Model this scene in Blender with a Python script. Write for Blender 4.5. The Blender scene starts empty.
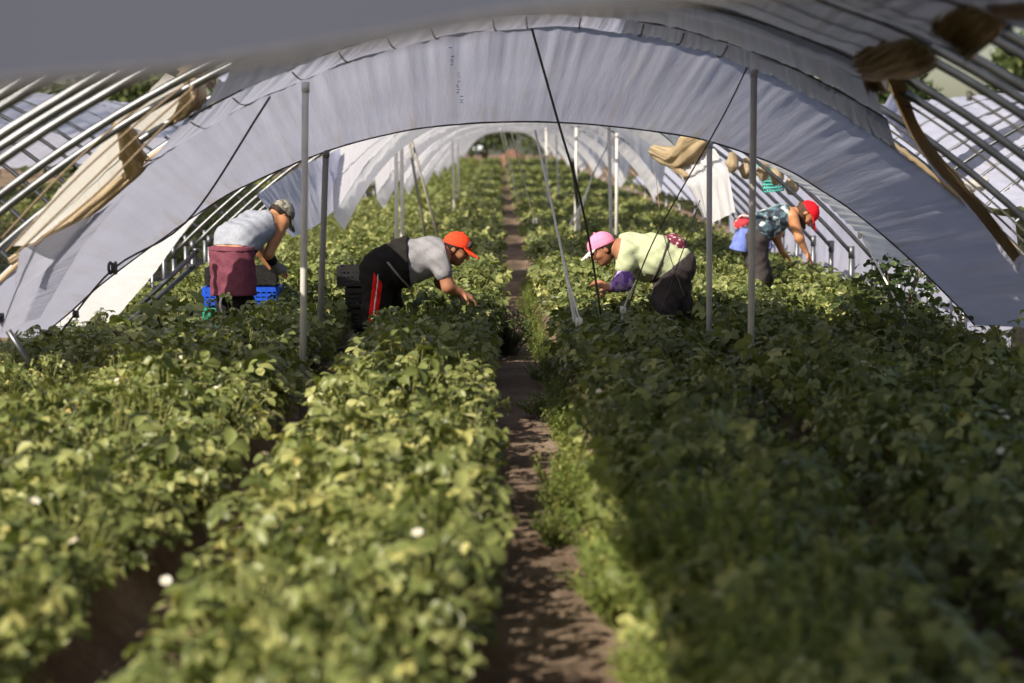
import bpy, math, random
import numpy as np
from mathutils import Vector, Matrix, Euler

rng = np.random.default_rng(7)
random.seed(7)
scene = bpy.context.scene
COL = scene.collection
pi = math.pi

# ------------------------------------------------------------------ camera
FPX = 2000.0
CAMZ = 1.65
PITCH = math.atan((341.5 - 150.0) / FPX)
YAW = math.atan(12.0 / FPX)
cam_rot = Euler((pi / 2 - PITCH, 0, -YAW), 'XYZ')
CR = np.array(cam_rot.to_matrix())
cd = bpy.data.cameras.new('camera')
cam = bpy.data.objects.new('camera', cd)
COL.objects.link(cam)
cam.location = (0, 0, CAMZ)
cam.rotation_euler = cam_rot
cd.sensor_width = 36.0
cd.lens = FPX / 1024.0 * 36.0
cd.clip_end = 2000
cd.dof.use_dof = True
cd.dof.focus_distance = 15.2
cd.dof.aperture_fstop = 2.0
scene.camera = cam


def P(px, py, D):
    """the point on the plane y = D that the given picture point shows"""
    d = CR @ np.array([(px - 512.0) / FPX, -(py - 341.5) / FPX, -1.0])
    return np.array([0, 0, CAMZ]) + d * (D / d[1])


def gz(y):
    y = np.asarray(y, dtype=float)
    return 0.00008 * np.maximum(0, y - 16.0) ** 2


# ------------------------------------------------------------------ helpers
def newobj(name, me, mat=None, parent=None):
    o = bpy.data.objects.new(name, me)
    COL.objects.link(o)
    if mat is not None and me is not None:
        for m in (mat if isinstance(mat, (list, tuple)) else [mat]):
            me.materials.append(m)
    if parent is not None:
        o.parent = parent
    return o


def tag(o, label=None, cat=None, group=None, kind=None):
    if label: o['label'] = label
    if cat: o['category'] = cat
    if group: o['group'] = group
    if kind: o['kind'] = kind
    return o


def empty(name, loc=(0, 0, 0)):
    o = bpy.data.objects.new(name, None)
    COL.objects.link(o)
    o.location = loc
    o.empty_display_size = 0.1
    return o


def mesh_np(name, V, F, smooth=True, attrs=None, uv=None, mats=None):
    """V n x 3, F list of faces or m x k int array"""
    me = bpy.data.meshes.new(name)
    V = np.asarray(V, dtype=np.float32)
    if isinstance(F, np.ndarray):
        k = F.shape[1]
        me.vertices.add(len(V))
        me.vertices.foreach_set('co', V.ravel())
        me.loops.add(F.size)
        me.loops.foreach_set('vertex_index', F.astype(np.int32).ravel())
        me.polygons.add(len(F))
        me.polygons.foreach_set('loop_start', np.arange(0, F.size, k, dtype=np.int32))
        me.polygons.foreach_set('loop_total', np.full(len(F), k, dtype=np.int32))
        me.update(calc_edges=True)
        me.validate()
    else:
        me.from_pydata([tuple(map(float, v)) for v in V], [], F)
        me.update()
    if smooth and len(me.polygons):
        me.polygons.foreach_set('use_smooth', np.ones(len(me.polygons), dtype=bool))
    if attrs:
        for k_, a in attrs.items():
            at = me.attributes.new(k_, 'FLOAT', 'POINT')
            at.data.foreach_set('value', np.asarray(a, dtype=np.float32))
    if uv is not None:
        l = me.uv_layers.new(name='UVMap')
        vi = np.empty(len(me.loops), dtype=np.int32)
        me.loops.foreach_get('vertex_index', vi)
        l.data.foreach_set('uv', np.asarray(uv, dtype=np.float32)[vi].ravel())
    if mats is not None:
        me.polygons.foreach_set('material_index', np.asarray(mats, dtype=np.int32))
    return me


class MB:
    def __init__(s):
        s.v, s.f = [], []

    def add(s, V, F):
        b = len(s.v)
        s.v += [tuple(map(float, v)) for v in V]
        s.f += [tuple(i + b for i in f) for f in F]

    def box(s, c, h, R=None):
        c = np.array(c, float); h = np.array(h, float)
        V = np.array([[x, y, z] for x in (-1, 1) for y in (-1, 1) for z in (-1, 1)]) * h
        if R is not None: V = V @ np.array(R).T
        s.add(V + c, [(0, 1, 3, 2), (4, 6, 7, 5), (0, 4, 5, 1), (2, 3, 7, 6), (0, 2, 6, 4), (1, 5, 7, 3)])

    def tube(s, pts, r, n=8, cap=True, lump=None):
        V, F = tube_np(pts, r, n, cap, lump)
        s.add(V, F)

    def build(s, name, mat=None, parent=None, smooth=True):
        me = bpy.data.meshes.new(name)
        me.from_pydata(s.v, [], s.f)
        me.update()
        if smooth:
            for p in me.polygons: p.use_smooth = True
        return newobj(name, me, mat, parent)


def tube_np(pts, r, n=8, cap=True, lump=None):
    pts = np.asarray(pts, float)
    m = len(pts)
    r = np.full(m, r) if np.isscalar(r) else np.asarray(r, float)
    T = np.gradient(pts, axis=0)
    T /= np.linalg.norm(T, axis=1)[:, None] + 1e-12
    up = np.array([0, 0, 1.0]) if abs(T[0][2]) < .9 else np.array([1.0, 0, 0])
    N = np.cross(T[0], up); N /= np.linalg.norm(N)
    V = []
    for i in range(m):
        N = N - T[i] * (N @ T[i]); N /= np.linalg.norm(N) + 1e-12
        B = np.cross(T[i], N)
        for k in range(n):
            a = 2 * pi * k / n
            rr = r[i] * (1 if lump is None else lump(i, k))
            V.append(pts[i] + (N * math.cos(a) + B * math.sin(a)) * rr)
    F = [(i * n + k, i * n + (k + 1) % n, (i + 1) * n + (k + 1) % n, (i + 1) * n + k) for i in range(m - 1) for k in range(n)]
    if cap:
        F += [tuple(range(n - 1, -1, -1)), tuple((m - 1) * n + k for k in range(n))]
    return V, F


def spline(pts, n):
    """Catmull-Rom through the points, n samples by chord length"""
    p = np.asarray(pts, float)
    seg = np.linalg.norm(np.diff(p, axis=0), axis=1)
    t = np.concatenate([[0], np.cumsum(seg)]); t /= t[-1]
    q = np.vstack([2 * p[0] - p[1], p, 2 * p[-1] - p[-2]])
    out = []
    for u in np.linspace(0, 1, n):
        i = min(np.searchsorted(t, u, side='right') - 1, len(p) - 2)
        w = (u - t[i]) / (t[i + 1] - t[i] + 1e-12)
        a, b, c, d = q[i], q[i + 1], q[i + 2], q[i + 3]
        out.append(.5 * ((2 * b) + (-a + c) * w + (2 * a - 5 * b + 4 * c - d) * w * w + (-a + 3 * b - 3 * c + d) * w ** 3))
    return np.array(out)


# ------------------------------------------------------------------ materials
def mat_new(name):
    m = bpy.data.materials.new(name)
    m.use_nodes = True
    nt = m.node_tree
    for n in list(nt.nodes): nt.nodes.remove(n)
    out = nt.nodes.new('ShaderNodeOutputMaterial')
    return m, nt, out


def ramp(nt, fac, stops):
    r = nt.nodes.new('ShaderNodeValToRGB')
    e = r.color_ramp.elements
    while len(e) < len(stops): e.new(0.5)
    for i, (p, c) in enumerate(stops):
        e[i].position = p; e[i].color = (*c, 1)
    nt.links.new(fac, r.inputs[0])
    return r.outputs[0]


def noise(nt, scale, detail=3, vec=None, rough=.55):
    n = nt.nodes.new('ShaderNodeTexNoise')
    n.inputs['Scale'].default_value = scale
    n.inputs['Detail'].default_value = detail
    n.inputs['Roughness'].default_value = rough
    if vec is not None: nt.links.new(vec, n.inputs['Vector'])
    return n.outputs['Fac']


def mapping(nt, src, scale=(1, 1, 1)):
    mp = nt.nodes.new('ShaderNodeMapping')
    mp.inputs['Scale'].default_value = scale
    nt.links.new(src, mp.inputs['Vector'])
    return mp.outputs[0]


def texco(nt, which='Object'):
    return nt.nodes.new('ShaderNodeTexCoord').outputs[which]


def bump(nt, h, strength, dist, bsdf):
    b = nt.nodes.new('ShaderNodeBump')
    b.inputs['Strength'].default_value = strength
    b.inputs['Distance'].default_value = dist
    nt.links.new(h, b.inputs['Height'])
    nt.links.new(b.outputs[0], bsdf.inputs['Normal'])
    return b


def m_simple(name, c1, c2, scale=20, rough=.8, metal=0.0, bmp=0.0, bscale=None, spec=.3, stretch=None):
    m, nt, out = mat_new(name)
    b = nt.nodes.new('ShaderNodeBsdfPrincipled')
    co = texco(nt)
    if stretch: co = mapping(nt, co, stretch)
    f = noise(nt, scale, 4, co)
    c = ramp(nt, f, [(.3, c1), (.7, c2)])
    nt.links.new(c, b.inputs['Base Color'])
    b.inputs['Roughness'].default_value = rough
    b.inputs['Metallic'].default_value = metal
    b.inputs['Specular IOR Level'].default_value = spec
    if bmp:
        bump(nt, noise(nt, bscale or scale * 2, 3, co), bmp, .01, b)
    nt.links.new(b.outputs[0], out.inputs[0])
    return m


def m_leaf(name, stops, transl=.35, gloss=.35, shift=.18):
    m, nt, out = mat_new(name)
    at = nt.nodes.new('ShaderNodeAttribute'); at.attribute_name = 'tone'
    oi = nt.nodes.new('ShaderNodeObjectInfo')
    mm = nt.nodes.new('ShaderNodeMath'); mm.operation = 'MULTIPLY_ADD'
    nt.links.new(oi.outputs['Random'], mm.inputs[0])
    mm.inputs[1].default_value = shift
    nt.links.new(at.outputs['Fac'], mm.inputs[2])
    ms = nt.nodes.new('ShaderNodeMath'); ms.operation = 'SUBTRACT'
    nt.links.new(mm.outputs[0], ms.inputs[0]); ms.inputs[1].default_value = shift / 2
    c = ramp(nt, ms.outputs[0], stops)
    b = nt.nodes.new('ShaderNodeBsdfPrincipled')
    nt.links.new(c, b.inputs['Base Color'])
    b.inputs['Roughness'].default_value = .42
    b.inputs['Specular IOR Level'].default_value = gloss
    tr = nt.nodes.new('ShaderNodeBsdfTranslucent')
    hs = nt.nodes.new('ShaderNodeMix'); hs.data_type = 'RGBA'; hs.blend_type = 'MULTIPLY'
    hs.inputs[0].default_value = 1
    nt.links.new(c, hs.inputs[6]); hs.inputs[7].default_value = (1.1, 1.15, .6, 1)
    nt.links.new(hs.outputs[2], tr.inputs[0])
    mx = nt.nodes.new('ShaderNodeMixShader'); mx.inputs[0].default_value = transl
    nt.links.new(b.outputs[0], mx.inputs[1]); nt.links.new(tr.outputs[0], mx.inputs[2])
    nt.links.new(mx.outputs[0], out.inputs[0])
    return m


def m_sheet(name, base, stain, transl, streak=60, stain_amt=.5, hem=1.0, bmp=.35):
    """old translucent greenhouse film; UV u runs round the arch, v = 1 at the hem"""
    m, nt, out = mat_new(name)
    uv = texco(nt, 'UV')
    st = noise(nt, 1.0, 5, mapping(nt, uv, (streak, 1.3, 1)), .6)
    big = noise(nt, 1.0, 3, mapping(nt, uv, (streak * .3, 3, 1)))
    sx = nt.nodes.new('ShaderNodeSeparateXYZ'); nt.links.new(uv, sx.inputs[0])
    pw = nt.nodes.new('ShaderNodeMath'); pw.operation = 'POWER'
    nt.links.new(sx.outputs[1], pw.inputs[0]); pw.inputs[1].default_value = 3.0
    s1 = nt.nodes.new('ShaderNodeMapRange'); nt.links.new(st, s1.inputs[0])
    s1.inputs[1].default_value = .52; s1.inputs[2].default_value = .72
    hm = nt.nodes.new('ShaderNodeMath'); hm.operation = 'MULTIPLY_ADD'
    nt.links.new(pw.outputs[0], hm.inputs[0]); hm.inputs[1].default_value = .8 * hem; hm.inputs[2].default_value = .22
    ml = nt.nodes.new('ShaderNodeMath'); ml.operation = 'MULTIPLY'; ml.use_clamp = True
    nt.links.new(s1.outputs[0], ml.inputs[0]); nt.links.new(hm.outputs[0], ml.inputs[1])
    ml2 = nt.nodes.new('ShaderNodeMath'); ml2.operation = 'MULTIPLY'
    nt.links.new(ml.outputs[0], ml2.inputs[0]); ml2.inputs[1].default_value = stain_amt
    base_c = ramp(nt, big, [(.3, tuple(c * .9 for c in base)), (.7, base)])
    mx = nt.nodes.new('ShaderNodeMix'); mx.data_type = 'RGBA'
    nt.links.new(ml2.outputs[0], mx.inputs[0]); nt.links.new(base_c, mx.inputs[6]); mx.inputs[7].default_value = (*stain, 1)
    b = nt.nodes.new('ShaderNodeBsdfPrincipled')
    nt.links.new(mx.outputs[2], b.inputs['Base Color'])
    b.inputs['Roughness'].default_value = .42
    b.inputs['Specular IOR Level'].default_value = .35
    tr = nt.nodes.new('ShaderNodeBsdfTranslucent')
    nt.links.new(mx.outputs[2], tr.inputs[0])
    ms = nt.nodes.new('ShaderNodeMixShader'); ms.inputs[0].default_value = transl
    nt.links.new(b.outputs[0], ms.inputs[1]); nt.links.new(tr.outputs[0], ms.inputs[2])
    bp = bump(nt, st, bmp, .03, b)
    nt.links.new(bp.outputs[0], tr.inputs['Normal'])
    nt.links.new(ms.outputs[0], out.inputs[0])
    return m


def m_fabric(name, c1, c2, scale=300, rough=.9, bmp=.3):
    return m_simple(name, c1, c2, scale, rough, 0, bmp, 60, .15)


def m_voronoi(name, cols, scale, rough=.85):
    m, nt, out = mat_new(name)
    v = nt.nodes.new('ShaderNodeTexVoronoi'); v.inputs['Scale'].default_value = scale
    nt.links.new(texco(nt), v.inputs['Vector'])
    sp = nt.nodes.new('ShaderNodeSeparateColor'); nt.links.new(v.outputs['Color'], sp.inputs[0])
    n = len(cols)
    c = ramp(nt, sp.outputs[0], [((i + .5) / n, col) for i, col in enumerate(cols)])
    c.node.color_ramp.interpolation = 'CONSTANT'
    c.node.color_ramp.elements[0].position = 0
    b = nt.nodes.new('ShaderNodeBsdfPrincipled'); b.inputs['Roughness'].default_value = rough
    nt.links.new(c, b.inputs['Base Color'])
    nt.links.new(b.outputs[0], out.inputs[0])
    return m


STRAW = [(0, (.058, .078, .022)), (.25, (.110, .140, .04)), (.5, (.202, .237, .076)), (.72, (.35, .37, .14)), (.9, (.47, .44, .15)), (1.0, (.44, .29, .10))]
M_STRAW = m_leaf('strawberry_leaf', STRAW, .26, .45)
M_WEED = m_leaf('weed_leaf', [(0, (.13, .19, .05)), (.5, (.25, .31, .09)), (1, (.42, .42, .14))], .4, .2)
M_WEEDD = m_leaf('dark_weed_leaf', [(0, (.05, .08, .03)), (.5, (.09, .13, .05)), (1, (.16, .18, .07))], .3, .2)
M_TREE = m_leaf('tree_leaf', [(0, (.025, .045, .018)), (.5, (.06, .09, .03)), (1, (.13, .15, .05))], .25, .2, .3)
M_BARK = m_simple('bark', (.09, .07, .05), (.16, .13, .1), 12, .95, 0, .5)
M_PETAL = m_simple('petal', (.68, .68, .64), (.78, .78, .74), 30, .6)
M_YELLOW = m_simple('flower_centre', (.65, .45, .05), (.75, .55, .1), 60, .7)
M_STEEL = m_simple('galvanised_steel', (.10, .11, .125), (.18, .19, .21), 9, .42, .85, 0, None, .5, (1, 1, 1))
M_POST = m_simple('weathered_post_steel', (.5, .5, .5), (.62, .61, .58), 8, .6, .1)
M_POSTD = m_simple('dull_post_steel', (.2, .2, .18), (.28, .27, .24), 8, .7, .2)
M_SHEET = m_sheet('greenhouse_film', (.60, .63, .83), (.42, .36, .31), .38, 60, .75, 1.0, .45)
M_SHEETW = m_sheet('white_greenhouse_film', (.70, .71, .77), (.55, .5, .42), .42, 40, .35)
M_SHEETC = m_sheet('cream_greenhouse_film', (.80, .79, .77), (.5, .42, .3), .45, 14, .4)
M_ROOF = m_sheet('shade_toned_film', (.36, .40, .58), (.36, .31, .24), .14, 70, .7, .6)  # darker, bluer copy of the film; the roof's shade is in the colour
M_DROOP = m_simple('shade_darkened_film', (.085, .10, .155), (.095, .11, .165), 1, .7)  # shade on the near film end put into its dark colour
M_FAR = m_sheet('thin_greenhouse_film', (.70, .71, .82), (.5, .44, .38), .5, 30, .4)
M_STRIP = m_sheet('sunlit_greenhouse_film', (.85, .87, .94), (.6, .55, .48), .55, 40, .3)  # whiter copy of the film; sunlight on the strips put into the colour
M_BUNDLE = m_sheet('brown_gathered_film', (.56, .45, .30), (.13, .09, .055), .36, 22, .9, 1.0, .8)
M_ROPEW = m_simple('white_rope', (.8, .79, .76), (.9, .89, .86), 80, .9, 0, .5)
M_ROPED = m_simple('dark_rope', (.06, .06, .065), (.12, .115, .11), 80, .9, 0, .5)
M_ROPEB = m_simple('brown_rope', (.17, .13, .09), (.27, .21, .15), 80, .9, 0, .5)
M_TEAL = m_simple('teal_print', (.16, .42, .50), (.22, .48, .55), 40, .7)
M_NET = m_simple('teal_netting', (.05, .35, .32), (.1, .5, .45), 60, .8)
M_SKIN = m_simple('skin', (.30, .135, .075), (.36, .17, .10), 14, .55, 0, .15, 90, .35)
M_SKIN2 = m_simple('tanned_skin', (.42, .19, .09), (.5, .24, .125), 14, .5, 0, .15, 90, .4)
M_HAIR = m_simple('dark_hair', (.012, .008, .006), (.03, .02, .014), 120, .6, 0, .5, 200, .3, (1, 1, .2))
M_HAIRB = m_simple('brown_hair', (.04, .018, .01), (.09, .04, .022), 90, .6, 0, .5, 200, .3, (1, 1, .2))
M_EYE = m_simple('eye', (.01, .008, .006), (.02, .015, .01), 20, .2)
M_LIP = m_simple('lip', (.25, .08, .06), (.3, .1, .08), 30, .6)
M_HEATHER = m_fabric('grey_heather_fabric', (.19, .19, .22), (.32, .32, .355), 160)
M_GREYTANK = m_fabric('pale_grey_fabric', (.24, .265, .33), (.32, .345, .42), 40)
M_LIME = m_fabric('pale_lime_fabric', (.43, .49, .31), (.50, .56, .38), 30)
M_BLACK = m_fabric('black_fabric', (.012, .011, .011), (.022, .02, .02), 100)
M_CHAR = m_fabric('charcoal_fabric', (.045, .038, .042), (.075, .065, .07), 60)
M_REDF = m_fabric('red_fabric', (.62, .012, .012), (.72, .02, .02), 60)
M_WHITEF = m_fabric('white_fabric', (.7, .7, .7), (.8, .8, .8), 60)
M_GREYF = m_fabric('grey_fabric', (.2, .2, .21), (.28, .28, .29), 60)
M_MAROON = m_fabric('maroon_fabric', (.13, .04, .065), (.18, .055, .085), 40)
M_ORANGE = m_fabric('orange_red_fabric', (.78, .055, .02), (.85, .075, .03), 60)
M_PINK = m_fabric('pink_fabric', (.80, .22, .40), (.86, .30, .48), 30)
M_PINKW = m_fabric('pale_pink_fabric', (.72, .62, .68), (.82, .74, .78), 30)
M_REDC = m_fabric('crimson_fabric', (.65, .008, .018), (.75, .015, .03), 60)
M_CAMO = m_voronoi('camouflage_fabric', [(.10, .10, .09), (.24, .23, .20), (.34, .32, .28), (.16, .15, .12)], 38)
M_PURPLE = m_voronoi('purple_print_fabric', [(.16, .07, .36), (.32, .20, .55), (.5, .36, .7), (.20, .10, .42)], 30)
M_FLORAL = m_voronoi('maroon_floral_fabric', [(.10, .012, .03), (.16, .02, .05), (.14, .02, .04), (.55, .4, .42), (.12, .015, .035)], 55)
M_PATT = m_voronoi('navy_white_print_fabric', [(.02, .03, .05), (.05, .09, .13), (.42, .48, .5), (.08, .16, .2), (.02, .025, .04), (.25, .33, .4)], 24)
M_REDPR = m_voronoi('red_white_print_fabric', [(.5, .03, .04), (.6, .5, .5), (.42, .03, .05), (.3, .2, .24)], 22)
M_BLUEF = m_fabric('blue_fabric', (.12, .17, .52), (.18, .24, .62), 30)
M_PURF = m_fabric('lavender_blue_fabric', (.13, .14, .38), (.18, .19, .46), 30)
M_GLOVE = m_fabric('grey_glove', (.16, .16, .17), (.25, .25, .26), 60)
M_SHOE = m_simple('muddy_boot', (.02, .018, .016), (.06, .05, .04), 20, .8)
M_CRATEK = m_simple('black_plastic', (.010, .010, .011), (.022, .022, .024), 20, .45, 0, 0, None, .4)
M_CRATEB = m_simple('blue_plastic', (.01, .07, .55), (.02, .10, .65), 20, .4, 0, 0, None, .4)
M_CRATEG = m_simple('green_plastic', (.02, .28, .2), (.04, .36, .26), 20, .4, 0, 0, None, .4)
M_CARB = m_simple('dark_car_paint', (.03, .035, .045), (.05, .055, .065), 5, .3, .2)
M_GLASS = m_simple('pale_windscreen', (.55, .62, .68), (.62, .68, .74), 5, .15, .0, 0, None, .6)
M_TYRE = m_simple('tyre_rubber', (.015, .015, .015), (.03, .03, .03), 30, .9)

# soil
mS, nt, out = mat_new('soil')
co = texco(nt)
n1 = noise(nt, 1.4, 6, co, .65); n2 = noise(nt, 22, 5, co, .7)
mm = nt.nodes.new('ShaderNodeMath'); mm.operation = 'MULTIPLY_ADD'
nt.links.new(n2, mm.inputs[0]); mm.inputs[1].default_value = .5; nt.links.new(n1, mm.inputs[2])
c = ramp(nt, mm.outputs[0], [(.45, (.085, .06, .045)), (.75, (.19, .14, .105)), (1.0, (.33, .26, .2))])
b = nt.nodes.new('ShaderNodeBsdfPrincipled'); b.inputs['Roughness'].default_value = .95
b.inputs['Specular IOR Level'].default_value = .1
nt.links.new(c, b.inputs['Base Color']); bump(nt, mm.outputs[0], .9, .05, b)
nt.links.new(b.outputs[0], out.inputs[0])
M_SOIL = mS
M_REDSOIL = m_simple('red_earth', (.17, .085, .055), (.25, .13, .085), 3, .95, 0, .6)

# ------------------------------------------------------------------ ground with raised beds
PITCHX = 1.14
PATH0 = 0.18


BEDS = {-3: (-2.95, .36, (-.16, .15)), -2: (-1.82, .53, (-.38, -.14, .13, .39)), -1: (-.46, .44, (-.29, -.03, .23)),
        0: (.83, .43, (-.21, .03, .26)), 1: (1.93, .46, (-.27, .0, .27)), 2: (2.95, .36, (-.16, .15))}


def bed_h(x):
    x = np.asarray(x, float)
    h = np.zeros_like(x)
    for c_, w_, _l in BEDS.values():
        h = np.maximum(h, np.clip((w_ - np.abs(x - c_)) / .13, 0, 1))
    u = ((x - PATH0) / PITCHX) % 1.0
    h2 = np.clip((.43 - np.abs(u - .5) * PITCHX) / .13, 0, 1)      # the neighbouring tunnels' beds
    return .2 * np.where(np.abs(x) < 3.6, h, h2)


def pathsteps(x, y):
    """small clods dams across the middle path"""
    out_ = np.zeros(np.broadcast(x, y).shape)
    on = np.exp(-((np.asarray(x) - PATH0) / .2) ** 2)
    for yd, h in ((13.9, .05), (15.8, .03), (19.5, .05), (24, .05)):
        out_ = out_ + on * h * np.exp(-np.clip((y - yd) / .9, -60, 60) ** 2) * (y >= yd) + on * h * np.exp(-((y - yd) / .05) ** 2) * (y < yd)
    return out_


xs = np.concatenate([[-90, -60, -40, -25], np.arange(-14, 14.001, .0475), [25, 40, 60, 90]])
ys = np.concatenate([[-20, -5], np.arange(2, 26, .09), np.arange(26, 62, .5), np.arange(62, 125, 2.5), [140, 170, 220, 400]])
X, Y = np.meshgrid(xs, ys)
infield = (np.abs(X) < 14) & (Y > 0) & (Y < 112)
nz = sum(a * np.sin(X * fx + p1) * np.sin(Y * fy + p2) for a, fx, fy, p1, p2 in
         [(.008, 9.1, 7.3, .3, 1), (.006, 17, 14, 2, .4), (.005, 31, 26, 1.2, 2.2), (.004, 23, 37, 0, 1)])
Z = gz(np.minimum(Y, 112)) + np.where(infield, bed_h(X) + nz + pathsteps(X, Y), 0)
nx, ny = len(xs), len(ys)
idx = np.arange(nx * ny).reshape(ny, nx)
F = np.stack([idx[:-1, :-1], idx[:-1, 1:], idx[1:, 1:], idx[1:, :-1]], -1).reshape(-1, 4)
g = newobj('ground', mesh_np('ground', np.stack([X, Y, Z], -1).reshape(-1, 3), F), M_SOIL)
tag(g, 'brown soil of the strawberry field with raised beds and furrows', 'ground', kind='structure')


def hg(x, y):
    return float(gz(min(y, 112)) + bed_h(x))


# ------------------------------------------------------------------ strawberry plants
def leaflet_v(L, W, fold, curl, lod):
    if lod == 0:
        t = np.array([0, .28, .58, .84, 1.0]); w = np.array([.10, .72, 1.0, .74, .16])
    elif lod == 1:
        t = np.array([0, .55, 1.0]); w = np.array([.2, 1.0, .3])
    else:
        t = np.array([0, 1.0]); w = np.array([.55, .75])
    n = len(t)
    ycols = (-1, 0, 1) if lod < 2 else (-1, 1)
    V = np.zeros((n, len(ycols), 3))
    for j, s in enumerate(ycols):
        V[:, j, 0] = t * L
        V[:, j, 1] = s * w * W / 2
        V[:, j, 2] = abs(s) * fold * w * W / 2 - curl * L * t ** 2
    k = len(ycols)
    F = [(i * k + j, i * k + j + 1, (i + 1) * k + j + 1, (i + 1) * k + j) for i in range(n - 1) for j in range(k - 1)]
    return V.reshape(-1, 3), np.array(F)


def rotz(a):
    c, s = math.cos(a), math.sin(a)
    return np.array([[c, -s, 0], [s, c, 0], [0, 0, 1]])


def roty(a):
    c, s = math.cos(a), math.sin(a)
    return np.array([[c, 0, s], [0, 1, 0], [-s, 0, c]])


def rotx(a):
    c, s = math.cos(a), math.sin(a)
    return np.array([[1, 0, 0], [0, c, -s], [0, s, c]])


def plant_np(r, lod=0, nleaf=34, R=.235, H=.3, size=.058):
    Vs, Fs, Ts = [], [], []
    nb = 0
    for i in range(nleaf):
        phi = r.uniform(0, 2 * pi)
        q = math.sqrt(r.uniform(0, 1))
        rad = R * q
        h = H * (1 - .5 * q * q) * (r.uniform(.78, 1.15) if r.random() < .58 else r.uniform(.15, .8))
        tip = np.array([math.cos(phi) * rad, math.sin(phi) * rad, h])
        if lod == 0:
            base = np.array([math.cos(phi) * .03, math.sin(phi) * .03, 0])
            mid = base * .4 + tip * .6 + np.array([0, 0, .03])
            tv, tf = tube_np([base, mid, tip], .0022, 3, False)
            Vs.append(np.array(tv)); Fs.append(np.array(tf) + nb); nb += len(tv)
            Ts.append(np.full(len(tv), .55 + .2 * r.random()))
        tilt = r.uniform(-.3, 1.0) * (.4 + q)
        M = rotz(phi + r.normal(0, .5)) @ roty(tilt) @ rotx(r.normal(0, .45))
        tone = np.clip(r.normal(.46, .17), .02, .78)
        small = r.random() < .3
        if small: tone = np.clip(tone + r.uniform(.0, .3), 0, .85)
        elif r.random() < .012: tone = r.uniform(.85, .97)
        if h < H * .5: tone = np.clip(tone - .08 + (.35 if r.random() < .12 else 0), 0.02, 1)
        sz = size * (r.uniform(.3, .55) if small else r.uniform(.65, 1.15))
        for a in (0, 1.25, -1.25):
            V, Fq = leaflet_v(sz * (1.08 if a == 0 else .96), sz * .74, r.uniform(.15, .6), r.uniform(.05, .5), lod)
            V = V + np.array([sz * .1, 0, 0])
            V = (M @ rotz(a) @ V.T).T + tip
            Vs.append(V); Fs.append(Fq + nb); nb += len(V)
            Ts.append(np.full(len(V), np.clip(tone + r.normal(0, .03), 0, 1)))
    return np.vstack(Vs), np.vstack(Fs), np.concatenate(Ts)


NV = 14
variants0 = [plant_np(np.random.default_rng(100 + i), 0, 54, R=.2 + .06 * rng.random(), H=.24 + .095 * rng.random(), size=.052 + .012 * rng.random()) for i in range(NV)]
variants1 = [plant_np(np.random.default_rng(200 + i), 1, 36) for i in range(8)]
variants2 = [plant_np(np.random.default_rng(300 + i), 2, 17, size=.085) for i in range(8)]
plant_mesh = []
for i, (V, Fq, T) in enumerate(variants0):
    me = mesh_np('strawberry_plant', V, Fq, True, {'tone': T}); me.materials.append(M_STRAW); plant_mesh.append(me)

# flowers: a few blossoms on stalks, one mesh per variant
def flower_np(r, k):
    V, Fq, mi = [], [], []
    for _ in range(k):
        phi = r.uniform(0, 2 * pi); rad = r.uniform(.05, .18); h = r.uniform(.24, .31)
        c = np.array([math.cos(phi) * rad, math.sin(phi) * rad, h])
        R = rotz(r.uniform(0, 6)) @ roty(r.uniform(-.6, .6)) @ rotx(r.uniform(-.6, .6))
        for p in range(5):
            a = p * 2 * pi / 5
            pv = np.array([[.003, -.003, 0], [.012, -.011, .002], [.021, -.006, .004], [.021, .006, .004], [.012, .011, .002], [.003, .003, 0]]) * .72
            pv = (R @ rotz(a) @ pv.T).T + c
            b0 = len(V); V += list(pv); Fq.append(tuple(range(b0, b0 + 6))); mi.append(0)
        ring = [(R @ np.array([.006 * math.cos(t), .006 * math.sin(t), .001])) + c for t in np.linspace(0, 2 * pi, 7)[:-1]]
        topv = R @ np.array([0, 0, .006]) + c
        b0 = len(V); V += ring + [topv]
        for t in range(6): Fq.append((b0 + t, b0 + (t + 1) % 6, b0 + 6)); mi.append(1)
        tv, tf = tube_np([c * np.array([.15, .15, 0]), c - R @ np.array([0, 0, .001])], .0016, 3, False)
        b0 = len(V); V += list(tv); Fq += [tuple(i + b0 for i in f) for f in tf]; mi += [2] * len(tf)
    return V, Fq, mi


flower_mesh = []
for i in range(6):
    V, Fq, mi = flower_np(np.random.default_rng(400 + i), 1 + i % 2)
    me = mesh_np('flower', V, Fq, False, None, None, mi)
    me.attributes.new('tone', 'FLOAT', 'POINT').data.foreach_set('value', np.full(len(V), .6, dtype=np.float32))
    for m_ in (M_PETAL, M_YELLOW, M_STRAW): me.materials.append(m_)
    flower_mesh.append(me)

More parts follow.
